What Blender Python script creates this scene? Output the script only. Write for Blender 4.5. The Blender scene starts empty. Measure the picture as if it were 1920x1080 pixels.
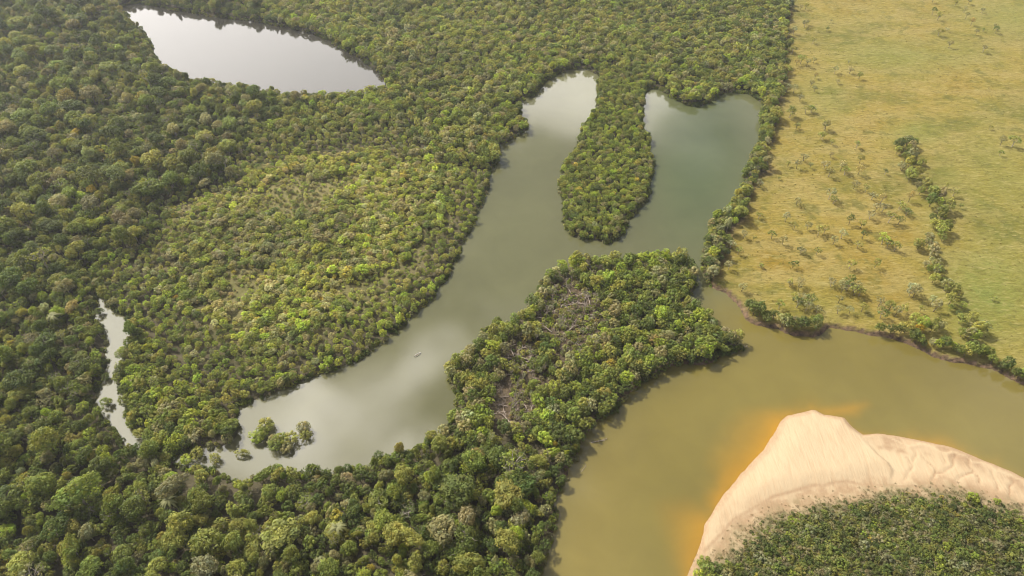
import bpy, math, random
import numpy as np
from mathutils import Vector, Matrix

# ------------------------------------------------------------------ camera, sky, sun, exposure
S = bpy.context.scene
C = S.collection
R_ = math.radians
CAM_H, PITCH, VFOV = 300.0, R_(44.0), R_(45.0)
F_PX = 540.0 / math.tan(VFOV / 2)

cam = bpy.data.cameras.new("camera")
cam.sensor_fit = 'VERTICAL'
cam.angle_y = VFOV
cam.sensor_height = 24
cam.lens = 12.0 / math.tan(VFOV / 2)
cam.clip_start, cam.clip_end = 1.0, 20000.0
cam_o = bpy.data.objects.new("camera", cam)
C.objects.link(cam_o)
cam_o.location = (0, 0, CAM_H)
cam_o.rotation_euler = (math.pi / 2 - PITCH, 0, 0)
S.camera = cam_o
S.render.resolution_x, S.render.resolution_y = 1024, 576
S.view_settings.view_transform = 'Standard'
S.view_settings.look = 'None'
S.view_settings.gamma = 1.0
S.view_settings.use_curve_mapping = False
S.view_settings.exposure = 0.35
S.cycles.use_denoising = True
S.cycles.denoiser = 'OPENIMAGEDENOISE'
S.cycles.denoising_input_passes = 'RGB_ALBEDO_NORMAL'
S.cycles.denoising_prefilter = 'ACCURATE'
S.cycles.sample_clamp_indirect = 6.0
S.cycles.pixel_filter_type = 'BLACKMAN_HARRIS'
S.cycles.filter_width = 1.05

SUN_EL = R_(46.0)
SUN_DIR = Vector((-0.80 * math.cos(SUN_EL), 0.60 * math.cos(SUN_EL), math.sin(SUN_EL))).normalized()
sun = bpy.data.lights.new("sun", 'SUN')
sun.energy = 4.6
sun.angle = R_(0.6)
sun.color = (1.0, 0.945, 0.84)
sun_o = bpy.data.objects.new("sun", sun)
C.objects.link(sun_o)
sun_o.rotation_euler = (-SUN_DIR).to_track_quat('-Z', 'Y').to_euler()
sun_o.location = (-400, 300, 600)

W = bpy.data.worlds.new("World")
S.world = W
W.use_nodes = True


class NT:
    """short helper round a node tree"""
    def __init__(s, tree):
        s.t = tree

    def n(s, typ, **kw):
        nd = s.t.nodes.new(typ)
        for k, v in kw.items():
            if k.startswith('in_'):
                key = k[3:]
                nd.inputs[int(key) if key.isdigit() else key].default_value = v
            else:
                setattr(nd, k, v)
        return nd

    def l(s, a, b):
        s.t.links.new(a, b)

    def math(s, op, a, b=None, clamp=False):
        nd = s.t.nodes.new('ShaderNodeMath')
        nd.operation = op
        nd.use_clamp = clamp
        for i, v in enumerate((a, b)):
            if v is None:
                continue
            if isinstance(v, (int, float)):
                nd.inputs[i].default_value = v
            else:
                s.l(v, nd.inputs[i])
        return nd.outputs[0]

    def mix(s, fac, a, b, blend='MIX'):
        nd = s.t.nodes.new('ShaderNodeMix')
        nd.data_type = 'RGBA'
        nd.blend_type = blend
        for sock, v in ((nd.inputs[0], fac), (nd.inputs[6], a), (nd.inputs[7], b)):
            if isinstance(v, (int, float)):
                sock.default_value = v
            elif isinstance(v, (tuple, list)):
                sock.default_value = (*v, 1.0)[:4]
            else:
                s.l(v, sock)
        return nd.outputs[2]

    def noise(s, vec, scale, detail=4, rough=0.55, dist=0.0):
        nd = s.n('ShaderNodeTexNoise')
        nd.inputs['Scale'].default_value = scale
        nd.inputs['Detail'].default_value = detail
        nd.inputs['Roughness'].default_value = rough
        nd.inputs['Distortion'].default_value = dist
        if vec is not None:
            s.l(vec, nd.inputs['Vector'])
        return nd.outputs[0]

    def ramp(s, fac, stops, interp='LINEAR'):
        nd = s.t.nodes.new('ShaderNodeValToRGB')
        cr = nd.color_ramp
        cr.interpolation = interp
        while len(cr.elements) < len(stops):
            cr.elements.new(0.5)
        for e, (p, c) in zip(cr.elements, stops):
            e.position = p
            e.color = (c, c, c, 1) if isinstance(c, (int, float)) else (*c, 1)
        s.l(fac, nd.inputs[0])
        return nd.outputs[0]

    def attr(s, name, typ='GEOMETRY'):
        nd = s.t.nodes.new('ShaderNodeAttribute')
        nd.attribute_type = typ
        nd.attribute_name = name
        return nd

    def bump(s, h, strength, dist):
        nd = s.t.nodes.new('ShaderNodeBump')
        nd.inputs['Strength'].default_value = strength
        nd.inputs['Distance'].default_value = dist
        s.l(h, nd.inputs['Height'])
        return nd.outputs[0]


# sky: clear sky with broken bright cloud, brightest round the sun
SKY_STRENGTH, CLOUD_V, GLOW_V = 0.075, 0.65, 5.0
wt = W.node_tree
wt.nodes.clear()
w = NT(wt)
sky = w.n('ShaderNodeTexSky', sky_type='NISHITA', sun_disc=False, sun_elevation=SUN_EL,
          sun_rotation=math.atan2(SUN_DIR.x, SUN_DIR.y), altitude=200.0, dust_density=1.5)
bg1 = w.n('ShaderNodeBackground')
w.l(sky.outputs[0], bg1.inputs[0])
bg1.inputs[1].default_value = SKY_STRENGTH
tc = w.n('ShaderNodeTexCoord')
nrm = w.n('ShaderNodeVectorMath', operation='NORMALIZE')
w.l(tc.outputs['Generated'], nrm.inputs[0])
sep = w.n('ShaderNodeSeparateXYZ')
w.l(nrm.outputs[0], sep.inputs[0])
den = w.math('ADD', w.math('MAXIMUM', sep.outputs[2], 0.0), 0.12)
cmb = w.n('ShaderNodeCombineXYZ')
w.l(w.math('DIVIDE', sep.outputs[0], den), cmb.inputs[0])
w.l(w.math('DIVIDE', sep.outputs[1], den), cmb.inputs[1])
cl = w.noise(cmb.outputs[0], 1.55, 6, 0.5, 0.15)
open_ = w.ramp(cl, [(0.46, 0.0), (0.60, 1.0)])
warp = w.n('ShaderNodeTexNoise')
warp.inputs['Scale'].default_value = 3.2
warp.inputs['Detail'].default_value = 5
w.l(cmb.outputs[0], warp.inputs['Vector'])
wp1 = w.n('ShaderNodeVectorMath', operation='SUBTRACT')
w.l(warp.outputs['Color'], wp1.inputs[0])
wp1.inputs[1].default_value = (.5, .5, .5)
wp2 = w.n('ShaderNodeVectorMath', operation='SCALE')
w.l(wp1.outputs[0], wp2.inputs[0])
wp2.inputs['Scale'].default_value = 0.60
wp3 = w.n('ShaderNodeVectorMath', operation='ADD')
w.l(cmb.outputs[0], wp3.inputs[0])
w.l(wp2.outputs[0], wp3.inputs[1])


def bank_of_cloud(cx, cy, r):
    sub = w.n('ShaderNodeVectorMath', operation='SUBTRACT')
    w.l(wp3.outputs[0], sub.inputs[0])
    sub.inputs[1].default_value = (cx, cy, 0)
    flat = w.n('ShaderNodeVectorMath', operation='MULTIPLY')
    w.l(sub.outputs[0], flat.inputs[0])
    flat.inputs[1].default_value = (1, 1, 0)
    ln = w.n('ShaderNodeVectorMath', operation='LENGTH')
    w.l(flat.outputs[0], ln.inputs[0])
    return w.math('SUBTRACT', 1.0, w.math('DIVIDE', ln.outputs['Value'], r), True)


hole = w.math('MULTIPLY', bank_of_cloud(0.15, 1.0, 0.75), 1.7, True)
mask = w.math('MULTIPLY', open_, w.math('SUBTRACT', 1.0, hole))
for cx, cy, r, k in ((-0.66, 1.72, 0.85, 4.0), (0.14, 1.52, 0.27, 4.0), (-0.32, 0.58, 0.16, 2.0), (-0.66, 0.68, 0.36, 2.2), (0.75, 0.6, 0.3, 1.0), (0.34, 1.36, 0.16, 0.6)):
    mask = w.math('ADD', mask, w.math('MULTIPLY', bank_of_cloud(cx, cy, r), k), True)
dot = w.n('ShaderNodeVectorMath', operation='DOT_PRODUCT')
w.l(nrm.outputs[0], dot.inputs[0])
dot.inputs[1].default_value = SUN_DIR
glow = w.math('POWER', w.math('MAXIMUM', dot.outputs['Value'], 0.0), 11.0)
lowb = w.math('MULTIPLY', w.math('SUBTRACT', 1.15, w.math('MULTIPLY', sep.outputs[2], 1.6), True), 1.0)
ahead = w.math('MULTIPLY', lowb, w.math('MAXIMUM', w.math('SUBTRACT', sep.outputs[1], w.math('MULTIPLY', sep.outputs[0], 0.6)), 0.0))
cs = w.math('ADD', w.math('ADD', w.math('MULTIPLY', glow, GLOW_V), CLOUD_V), w.math('MULTIPLY', ahead, 4.1))
puff = w.n('ShaderNodeTexNoise')
puff.inputs['Scale'].default_value = 5.5
puff.inputs['Detail'].default_value = 5
puff.inputs['Distortion'].default_value = 0.6
w.l(cmb.outputs[0], puff.inputs['Vector'])
puffs = w.math('MULTIPLY', w.ramp(puff.outputs[0], [(0.47, 0.0), (0.66, 1.0)]), w.math('MULTIPLY', bank_of_cloud(-0.17, 0.64, 0.34), 2.0, True))
cs = w.math('ADD', cs, w.math('MULTIPLY', puffs, 2.7))
cs = w.math('ADD', cs, w.math('MULTIPLY', bank_of_cloud(0.15, 1.50, 0.3), 1.7))
mask = w.math('ADD', mask, puffs, True)
bg2 = w.n('ShaderNodeBackground')
bg2.inputs[0].default_value = (1.0, 0.955, 0.91, 1)
w.l(cs, bg2.inputs[1])
mixs = w.n('ShaderNodeMixShader')
w.l(mask, mixs.inputs[0])
w.l(bg1.outputs[0], mixs.inputs[1])
w.l(bg2.outputs[0], mixs.inputs[2])
wo = w.n('ShaderNodeOutputWorld')
w.l(mixs.outputs[0], wo.inputs[0])

# ------------------------------------------------------------------ numbers
rng = np.random.default_rng(11)
random.seed(5)
CP, SP = math.cos(PITCH), math.sin(PITCH)


def ground(px, py, z=0.0):
    """photo pixel (1920 wide) to the point of the plane z it shows"""
    px, py = np.asarray(px, float), np.asarray(py, float)
    u, v = (px - 960.0) / F_PX, (540.0 - py) / F_PX
    dz = -SP + v * CP
    t = (z - CAM_H) / dz
    return np.stack([u * t, (CP + v * SP) * t], -1)


def pixel(x, y, z=0.0):
    zz = z - CAM_H
    d = y * CP - zz * SP
    return 960 + F_PX * x / d, 540 - F_PX * (y * SP + zz * CP) / d, d


def G(pts, z=0.0):
    a = np.array(pts, float)
    return ground(a[:, 0], a[:, 1], z)


def dist_line(P, line, closed=False):
    line = np.asarray(line, float)
    A = line if closed else line[:-1]
    B = np.roll(line, -1, 0) if closed else line[1:]
    out = np.full(len(P), 1e18)
    for a, b in zip(A, B):
        d = b - a
        L = max(d @ d, 1e-9)
        q = P - a
        t = np.clip((q @ d) / L, 0, 1)
        e = q - t[:, None] * d
        out = np.minimum(out, np.einsum('ij,ij->i', e, e))
    return np.sqrt(out)


def inside(P, poly):
    x, y = P[:, 0], P[:, 1]
    c = np.zeros(len(P), bool)
    n = len(poly)
    for i in range(n):
        x1, y1 = poly[i]
        x2, y2 = poly[(i + 1) % n]
        if y1 == y2:
            continue
        k = ((y1 > y) != (y2 > y)) & (x < (x2 - x1) * (y - y1) / (y2 - y1) + x1)
        c ^= k
    return c


def sdist(P, poly):
    """negative inside"""
    d = dist_line(P, poly, True)
    return np.where(inside(P, poly), -d, d)


def vnoise(x, y, seed=0):
    r = np.random.default_rng(seed)
    T = r.random((256, 256))
    xi, yi = np.floor(x).astype(int), np.floor(y).astype(int)
    fx, fy = x - xi, y - yi
    fx, fy = fx * fx * (3 - 2 * fx), fy * fy * (3 - 2 * fy)
    a, b = T[xi & 255, yi & 255], T[(xi + 1) & 255, yi & 255]
    c, d = T[xi & 255, (yi + 1) & 255], T[(xi + 1) & 255, (yi + 1) & 255]
    return (a * (1 - fx) + b * fx) * (1 - fy) + (c * (1 - fx) + d * fx) * fy


def fbm(x, y, size, seed=0, octaves=4):
    v, a, tot = 0, 1.0, 0
    for o in range(octaves):
        v = v + a * vnoise(x / size * 2 ** o + 17.3 * o, y / size * 2 ** o - 9.1 * o, seed + o)
        tot += a
        a *= 0.5
    return v / tot


def smooth(a, b, x):
    t = np.clip((x - a) / (b - a), 0, 1)
    return t * t * (3 - 2 * t)


# ------------------------------------------------------------------ outlines, from the photo down to the ground
LAKE = G([(222, 12), (256, 5), (330, 20), (400, 31), (470, 40), (530, 50), (590, 65), (630, 84), (668, 105), (702, 130), (735, 152),
          (715, 172), (660, 184), (600, 186), (540, 183), (480, 174), (420, 164), (365, 155), (325, 137), (297, 118), (286, 100), (280, 76),
          (262, 56), (240, 38)])
LAGOON = G([  # west bank of the long arm, south
    (1105, 129), (1060, 132), (1032, 146), (1012, 164), (1000, 186), (985, 184), (974, 200), (976, 222), (990, 240), (965, 256), (938, 272), (928, 305), (918, 350),
    (897, 395), (885, 435), (868, 466), (852, 500), (832, 532), (808, 560), (785, 580), (765, 600), (745, 620), (725, 640), (690, 662), (645, 688), (600, 706),
    (545, 727), (500, 742), (455, 752), (440, 772), (448, 800), (440, 822), (412, 835), (380, 836), (335, 850), (290, 838),
    # flooded creek, up and back
    (262, 812), (240, 785), (228, 752), (225, 715), (235, 680), (242, 640), (243, 606), (226, 592), (205, 572), (192, 556), (186, 538),
    (172, 500), (165, 505), (170, 545), (178, 572), (178, 600), (192, 640), (198, 680), (195, 715), (178, 735), (165, 762), (200, 775), (212, 800), (240, 830),
    (280, 852), (320, 868), (345, 886), (385, 880), (430, 892), (455, 912), (475, 895), (520, 880),
    # south bank
    (571, 882), (620, 884), (648, 876), (687, 880), (718, 858), (739, 862), (778, 850), (804, 832), (822, 818), (845, 796),
    # west side of the wooded peninsula
    (858, 770), (862, 728), (850, 712), (840, 702), (842, 690), (852, 674), (880, 660), (905, 652), (914, 636), (913, 620), (930, 610), (957, 603), (985, 590),
    (996, 568), (1007, 556), (1010, 538), (1017, 522), (1035, 508), (1055, 496), (1085, 491), (1127, 493), (1160, 489), (1183, 488), (1215, 480), (1243, 477),
    (1278, 480), (1296, 496), (1299, 512), (1302, 532), (1297, 557), (1302, 574),
    # the neck, out into the river
    (1318, 590), (1342, 608), (1366, 622), (1378, 640), (1394, 655),
    (1370, 664), (1340, 676), (1323, 684), (1280, 686), (1233, 700), (1203, 716), (1177, 731), (1163, 746), (1153, 762), (1133, 780), (1106, 802), (1092, 822),
    (1086, 850), (1066, 874), (1056, 905), (1046, 935), (1042, 970), (1030, 1010), (1022, 1050), (1014, 1085), (1000, 1180), (980, 1300),
    # right of the river: runs under the sand bar, then off frame
    (1330, 1300), (1380, 1100), (1600, 1000), (1920, 990), (2500, 1060), (2500, 860),
    # field bank
    (2200, 775), (1990, 742), (1920, 722), (1893, 714), (1867, 700), (1840, 685), (1817, 680), (1773, 671), (1733, 658), (1700, 646), (1660, 634), (1623, 628), (1583, 617),
    (1555, 613), (1540, 622), (1520, 628), (1487, 627), (1433, 614), (1405, 600), (1390, 578), (1360, 550), (1333, 541), (1322, 528), (1317, 505), (1318, 480),
    # east bank of the round arm
    (1332, 442), (1332, 420), (1352, 405), (1368, 385), (1386, 353), (1400, 320), (1412, 283), (1425, 260), (1425, 218), (1432, 196),
    (1420, 186), (1400, 174), (1368, 172), (1345, 182), (1320, 194), (1303, 199), (1270, 190), (1250, 180), (1236, 168), (1220, 166), (1209, 172),
    # the finger of forest
    (1203, 200), (1204, 230), (1214, 260), (1219, 287), (1223, 320), (1222, 353), (1212, 377), (1178, 413), (1172, 437), (1163, 453), (1140, 457), (1090, 450),
    (1067, 440), (1060, 425), (1055, 392), (1050, 360), (1057, 332), (1052, 318), (1066, 300), (1080, 277), (1100, 238), (1116, 208), (1122, 170), (1122, 142)])
FIELD = G([(1488, -120), (1472, 60), (1466, 130), (1454, 200), (1447, 260), (1432, 320), (1406, 370), (1381, 420), (1356, 470), (1330, 530),
           (1325, 560), (1400, 620), (1560, 640), (1920, 760), (2700, 900), (2700, -120)])
SAND = G([(1303, 1058), (1310, 1037), (1321, 985), (1353, 933), (1390, 888), (1431, 844), (1447, 819), (1463, 791), (1476, 779), (1500, 775), (1522, 768), (1530, 769), (1545, 778),
          (1565, 780), (1583, 783), (1598, 801), (1618, 815), (1647, 813), (1687, 819), (1728, 827), (1769, 835), (1810, 850), (1850, 866), (1891, 882), (1920, 897),
          (2000, 925), (2200, 990), (2200, 1300), (1262, 1300), (1286, 1120), (1294, 1082)])
MOUND = G([(1302, 1072), (1318, 1056), (1345, 1040), (1357, 1031), (1382, 1000), (1443, 966), (1508, 946), (1565, 936), (1606, 930), (1647, 922), (1687, 920), (1785, 922),
           (1810, 923), (1850, 936), (1920, 953), (2060, 990), (2060, 1300), (1270, 1300), (1290, 1100)])
SLIP = G([(1541, 778), (1565, 780), (1583, 783), (1598, 801), (1620, 828), (1645, 855), (1664, 870), (1673, 884), (1668, 903), (1660, 925)])
MAINLOBE = G([(1290, 1100), (1310, 1037), (1321, 990), (1353, 933), (1390, 888), (1431, 844), (1463, 791), (1476, 778), (1528, 770), (1541, 778),
              (1565, 780), (1583, 783), (1598, 801), (1620, 828), (1645, 855), (1664, 870), (1673, 884), (1668, 903), (1660, 925), (1660, 1100)])
CLEARING = [G(p) for p in (
    [(1040, 530), (1075, 528), (1110, 560), (1125, 600), (1100, 640), (1085, 672), (1055, 665), (1030, 640), (1018, 600), (1030, 560)],
    [(950, 640), (990, 650), (1010, 680), (990, 712), (965, 700), (945, 670)],
    [(945, 720), (975, 712), (990, 760), (975, 800), (935, 810), (925, 770)],
    [(1090, 505), (1130, 505), (1140, 520), (1100, 522)])]
THIN = G([(930, 805), (922, 745), (945, 695), (985, 655), (1015, 600), (1030, 540), (1080, 522), (1128, 565), (1135, 640), (1100, 690), (1050, 700), (1020, 745), (990, 805)])
SCRUB = G([(450, 330), (620, 285), (800, 290), (880, 330), (850, 410), (800, 500), (700, 580), (600, 640), (480, 680), (400, 640), (340, 570), (290, 480), (330, 400)])
FRINGE = G([(190, 500), (240, 640), (225, 770), (330, 860), (450, 790), (620, 730), (790, 620), (890, 500), (980, 290), (1010, 190), (760, 150), (560, 190), (480, 260), (430, 330), (330, 380), (260, 460)])
NORTH = G([(330, -120), (1500, -120), (1470, 230), (1240, 230), (1110, 125), (1000, 190), (960, 300), (890, 330), (800, 290), (740, 190), (724, 140), (500, 30)])
FINGER = G([(1115, 120), (1240, 165), (1245, 490), (1030, 480), (1030, 290)])
PENIN = G([(835, 850), (800, 690), (900, 580), (1000, 500), (1050, 460), (1240, 440), (1320, 470), (1440, 610), (1420, 680), (1200, 745), (1105, 815), (1080, 850), (950, 835)])

WATER_ALL = (LAKE, LAGOON)

# ------------------------------------------------------------------ land heights on one grid
GX0, GX1, GY0, GY1, GS = -760.0, 760.0, 70.0, 960.0, 2.0
gx, gy = np.arange(GX0, GX1 + .1, GS), np.arange(GY0, GY1 + .1, GS)
NXg, NYg = len(gx), len(gy)
GP = np.stack(np.meshgrid(gx, gy, indexing='ij'), -1).reshape(-1, 2)
wob = (fbm(GP[:, 0], GP[:, 1], 15.0, 3, 4) - 0.5) * 8.0
sd_lake = sdist(GP, LAKE)
sd_lag = sdist(GP, LAGOON)
sd = np.minimum(sd_lake, sd_lag) + wob
fld_sd = sdist(GP, FIELD) + (fbm(GP[:, 0], GP[:, 1], 18, 8, 3) - .5) * 12
PX = pixel(GP[:, 0], GP[:, 1])
# cut banks: along the field by the river, and the south side of the peninsula
cut_line_a = G([(1325, 535), (1390, 585), (1440, 622), (1540, 630), (1660, 640), (1773, 676), (1920, 725), (2100, 770)])
cut_line_b = G([(1394, 655), (1280, 686), (1203, 716), (1153, 762), (1106, 802), (1070, 870), (1040, 970), (1010, 1100)])
cut = np.maximum(np.exp(-(dist_line(GP, cut_line_a) / 16) ** 2), 0.8 * np.exp(-(dist_line(GP, cut_line_b) / 12) ** 2))
bank_h = 0.9 + 1.1 * cut
slope = 0.35 + 1.2 * cut
gz = np.where(sd > 0, np.minimum(bank_h, sd * slope), np.maximum(-3.0, sd * 0.45))
gz = np.where(sd > 6, gz + (fbm(GP[:, 0], GP[:, 1], 40, 21) - .5) * 1.2 * smooth(6, 20, sd), gz)
GZ = gz.reshape(NXg, NYg)


def grid_sample(A, x, y):
    u = np.clip((np.asarray(x) - GX0) / GS, 0, NXg - 1.001)
    v = np.clip((np.asarray(y) - GY0) / GS, 0, NYg - 1.001)
    i, j = u.astype(int), v.astype(int)
    a, b = u - i, v - j
    return A[i, j] * (1 - a) * (1 - b) + A[i + 1, j] * a * (1 - b) + A[i, j + 1] * (1 - a) * b + A[i + 1, j + 1] * a * b


SDG = sd.reshape(NXg, NYg)
FDG = fld_sd.reshape(NXg, NYg)


def mesh_np(name, verts, quads, smooth_shade=True, attrs=None, tris=None):
    me = bpy.data.meshes.new(name)
    verts = np.asarray(verts, np.float32)
    quads = np.asarray(quads, np.int32).reshape(-1, 4)
    nt = 0 if tris is None else len(tris)
    nq = len(quads)
    me.vertices.add(len(verts))
    me.vertices.foreach_set('co', verts.ravel())
    loops = quads.ravel() if nt == 0 else np.concatenate([quads.ravel(), np.asarray(tris, np.int32).ravel()])
    me.loops.add(len(loops))
    me.loops.foreach_set('vertex_index', loops.astype(np.int32))
    starts = np.concatenate([np.arange(nq) * 4, nq * 4 + np.arange(nt) * 3]).astype(np.int32)
    me.polygons.add(nq + nt)
    me.polygons.foreach_set('loop_start', starts)
    if smooth_shade:
        me.polygons.foreach_set('use_smooth', np.ones(nq + nt, bool))
    for k, a in (attrs or {}).items():
        a = np.asarray(a, np.float32)
        if a.ndim == 1:
            at = me.attributes.new(k, 'FLOAT', 'POINT')
            at.data.foreach_set('value', a)
        else:
            if a.shape[1] == 3:
                a = np.concatenate([a, np.ones((len(a), 1), np.float32)], 1)
            at = me.attributes.new(k, 'FLOAT_COLOR', 'POINT')
            at.data.foreach_set('color', a.ravel())
    me.update(calc_edges=True)
    me.validate()
    return me


def link(name, me, mat=None, parent=None, kind=None, label=None, cat=None, group=None):
    o = bpy.data.objects.new(name, me)
    C.objects.link(o)
    if mat is not None and me is not None and not me.materials:
        me.materials.append(mat)
    if parent is not None:
        o.parent = parent
    tag(o, label, cat, group, kind)
    return o


def tag(o, label=None, cat=None, group=None, kind=None):
    if label:
        o['label'] = label
    if cat:
        o['category'] = cat
    if group:
        o['group'] = group
    if kind:
        o['kind'] = kind


def grid_quads(nx, ny, keep=None):
    i, j = np.meshgrid(np.arange(nx - 1), np.arange(ny - 1), indexing='ij')
    a = (i * ny + j).ravel()
    q = np.stack([a, a + ny, a + ny + 1, a + 1], -1)
    return q if keep is None else q[keep[q].any(1)]


def compact(v, q, attrs):
    used = np.unique(q)
    m = np.zeros(len(v), int)
    m[used] = np.arange(len(used))
    return v[used], m[q], {k: a[used] for k, a in attrs.items()}


# ------------------------------------------------------------------ materials
def new_mat(name):
    m = bpy.data.materials.new(name)
    m.use_nodes = True
    nt = NT(m.node_tree)
    b = m.node_tree.nodes['Principled BSDF']
    return m, nt, b


def objpos(nt):
    return nt.n('ShaderNodeNewGeometry').outputs['Position']


# land: grass field / forest floor / earth bank
M_LAND, t, b = new_mat("land")
pos = objpos(t)
fld = t.attr('field').outputs['Fac']
bank = t.attr('bank').outputs['Fac']
lush = t.attr('lush').outputs['Fac']
n1 = t.noise(pos, 0.011, 6, 0.62, 0.6)
n2 = t.noise(pos, 0.06, 6, 0.68)
mp = t.n('ShaderNodeMapping')
mp.inputs['Rotation'].default_value = (0, 0, R_(-28))
mp.inputs['Scale'].default_value = (0.5, 1.5, 1)
t.l(pos, mp.inputs['Vector'])
n3 = t.noise(mp.outputs[0], 0.36, 5, 0.72)
n4 = t.noise(pos, 0.55, 4, 0.75)
n5 = t.noise(mp.outputs[0], 0.03, 5, 0.6, 0.5)
g = t.ramp(n1, [(0.36, (0.215, 0.145, 0.022)), (0.47, (0.245, 0.186, 0.038)), (0.55, (0.180, 0.150, 0.026)), (0.64, (0.118, 0.114, 0.022))])
g = t.mix(t.ramp(n5, [(0.46, 0.0), (0.60, 0.75)]), g, (0.270, 0.212, 0.068))
g = t.mix(t.ramp(n2, [(0.48, 0.0), (0.62, 0.6)]), g, (0.255, 0.188, 0.056))
g = t.mix(t.ramp(n2, [(0.36, 0.75), (0.46, 0.0)]), g, (0.110, 0.104, 0.022))
g = t.mix(t.math('MULTIPLY', lush, t.ramp(n2, [(0.3, 0.45), (0.6, 1.0)])), g, (0.150, 0.172, 0.036))
g = t.mix(t.ramp(n3, [(0.34, 0.75), (0.47, 0.0)]), g, (0.115, 0.098, 0.024))
g = t.mix(t.ramp(n3, [(0.53, 0.0), (0.68, 0.75)]), g, (0.32, 0.265, 0.105))
g = t.mix(t.ramp(n4, [(0.33, 0.7), (0.43, 0.0)]), g, (0.085, 0.076, 0.022))
f = t.mix(t.ramp(n2, [(0.35, 0.0), (0.6, 1.0)]), (0.055, 0.05, 0.028), (0.10, 0.085, 0.05))
clr = t.attr('clearing').outputs['Fac']
f = t.mix(clr, f, t.mix(t.ramp(t.noise(pos, 0.5, 4, 0.7), [(0.35, 0.0), (0.65, 1.0)]), (0.06, 0.046, 0.028), (0.15, 0.11, 0.07)))
scr = t.attr('scrubland').outputs['Fac']
f = t.mix(scr, f, t.mix(t.ramp(n2, [(0.35, 0.0), (0.6, 1.0)]), (0.12, 0.115, 0.04), (0.21, 0.18, 0.075)))
col = t.mix(fld, f, g)
bcol = t.mix(t.ramp(t.noise(pos, 0.35, 4, 0.7), [(0.35, 0.0), (0.65, 1.0)]), (0.05, 0.036, 0.024), (0.20, 0.13, 0.08))
col = t.mix(bank, col, bcol)
t.l(col, b.inputs['Base Color'])
b.inputs['Roughness'].default_value = 0.95
b.inputs['Specular IOR Level'].default_value = 0.1
hh = t.math('ADD', t.math('MULTIPLY', n3, 1.0), t.math('MULTIPLY', n4, 0.6))
t.l(t.bump(hh, 0.9, 0.9), b.inputs['Normal'])

# water: silt-laden body under a reflecting surface
M_WATER, t, b = new_mat("water")
pos = objpos(t)
wc = t.attr('silt').outputs['Color']
n1 = t.noise(pos, 0.010, 4, 0.55)
n2 = t.noise(pos, 0.05, 5, 0.6, 0.8)
wcol = t.mix(1.0, wc, t.ramp(n1, [(0.3, 0.86), (0.7, 1.12)]), 'MULTIPLY')
wcol = t.mix(1.0, wcol, t.ramp(n2, [(0.3, 0.95), (0.7, 1.05)]), 'MULTIPLY')
t.l(wcol, b.inputs['Base Color'])
b.inputs['Roughness'].default_value = 0.06
b.inputs['IOR'].default_value = 1.55
rip = t.noise(pos, 0.55, 3, 0.6)
t.l(t.bump(rip, 0.05, 0.10), b.inputs['Normal'])

# sand
M_SAND, t, b = new_mat("sand")
pos = objpos(t)
wet = t.attr('wet').outputs['Fac']
veg = t.attr('veg').outputs['Fac']
n1 = t.noise(pos, 0.03, 4, 0.6)
n2 = t.noise(pos, 0.5, 5, 0.7)
c = t.mix(n1, (0.425, 0.315, 0.192), (0.475, 0.37, 0.235))
mp = t.n('ShaderNodeMapping')
mp.inputs['Rotation'].default_value = (0, 0, R_(12))
mp.inputs['Scale'].default_value = (1.6, 0.16, 1)
t.l(pos, mp.inputs['Vector'])
st = t.noise(mp.outputs[0], 0.55, 3, 0.6)
c = t.mix(t.ramp(st, [(0.33, 0.5), (0.54, 0.0)]), c, (0.42, 0.29, 0.17))
c = t.mix(t.math('MULTIPLY', wet, t.ramp(n2, [(0.25, 0.55), (0.6, 1.0)])), c, (0.27, 0.17, 0.095))
vg = t.mix(t.ramp(n2, [(0.4, 0.0), (0.6, 1.0)]), (0.09, 0.088, 0.036), (0.19, 0.155, 0.08))
c = t.mix(t.math('MULTIPLY', veg, t.ramp(t.noise(pos, 0.35, 4, 0.75), [(0.25, 0.25), (0.55, 1.0)])), c, vg)
t.l(c, b.inputs['Base Color'])
b.inputs['Roughness'].default_value = 0.9
b.inputs['Specular IOR Level'].default_value = 0.15
t.l(t.bump(t.math('ADD', st, t.math('MULTIPLY', n2, 0.5)), 0.6, 0.35), b.inputs['Normal'])


def leaf_mat(name, transl=0.34):
    m, t, b = new_mat(name)
    tint = t.attr('tint', 'INSTANCER').outputs['Color']
    var = t.attr('var').outputs['Color']
    c = t.mix(1.0, tint, var, 'MULTIPLY')
    t.l(c, b.inputs['Base Color'])
    b.inputs['Roughness'].default_value = 0.62
    b.inputs['Specular IOR Level'].default_value = 0.22
    tr = t.n('ShaderNodeBsdfTranslucent')
    t.l(t.mix(1.0, c, (1.25, 1.2, 0.55), 'MULTIPLY'), tr.inputs['Color'])
    mx = t.n('ShaderNodeMixShader')
    mx.inputs[0].default_value = transl
    t.l(b.outputs[0], mx.inputs[1])
    t.l(tr.outputs[0], mx.inputs[2])
    out = m.node_tree.nodes['Material Output']
    t.l(mx.outputs[0], out.inputs[0])
    return m


M_LEAF = leaf_mat("leaves")
M_DRY = leaf_mat("dry grass blades", 0.15)


def plain(name, col, rough=0.8, noise_scale=None, amt=0.4, spec=0.2, metallic=0.0):
    m, t, b = new_mat(name)
    if noise_scale:
        pos = t.n('ShaderNodeTexCoord').outputs['Object']
        n = t.noise(pos, noise_scale, 4, 0.65)
        lo = tuple(v * (1 - amt) for v in col)
        hi = tuple(min(1, v * (1 + amt)) for v in col)
        t.l(t.mix(t.ramp(n, [(0.3, 0.0), (0.7, 1.0)]), lo, hi), b.inputs['Base Color'])
    else:
        b.inputs['Base Color'].default_value = (*col, 1)
    b.inputs['Roughness'].default_value = rough
    b.inputs['Specular IOR Level'].default_value = spec
    b.inputs['Metallic'].default_value = metallic
    return m


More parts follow.
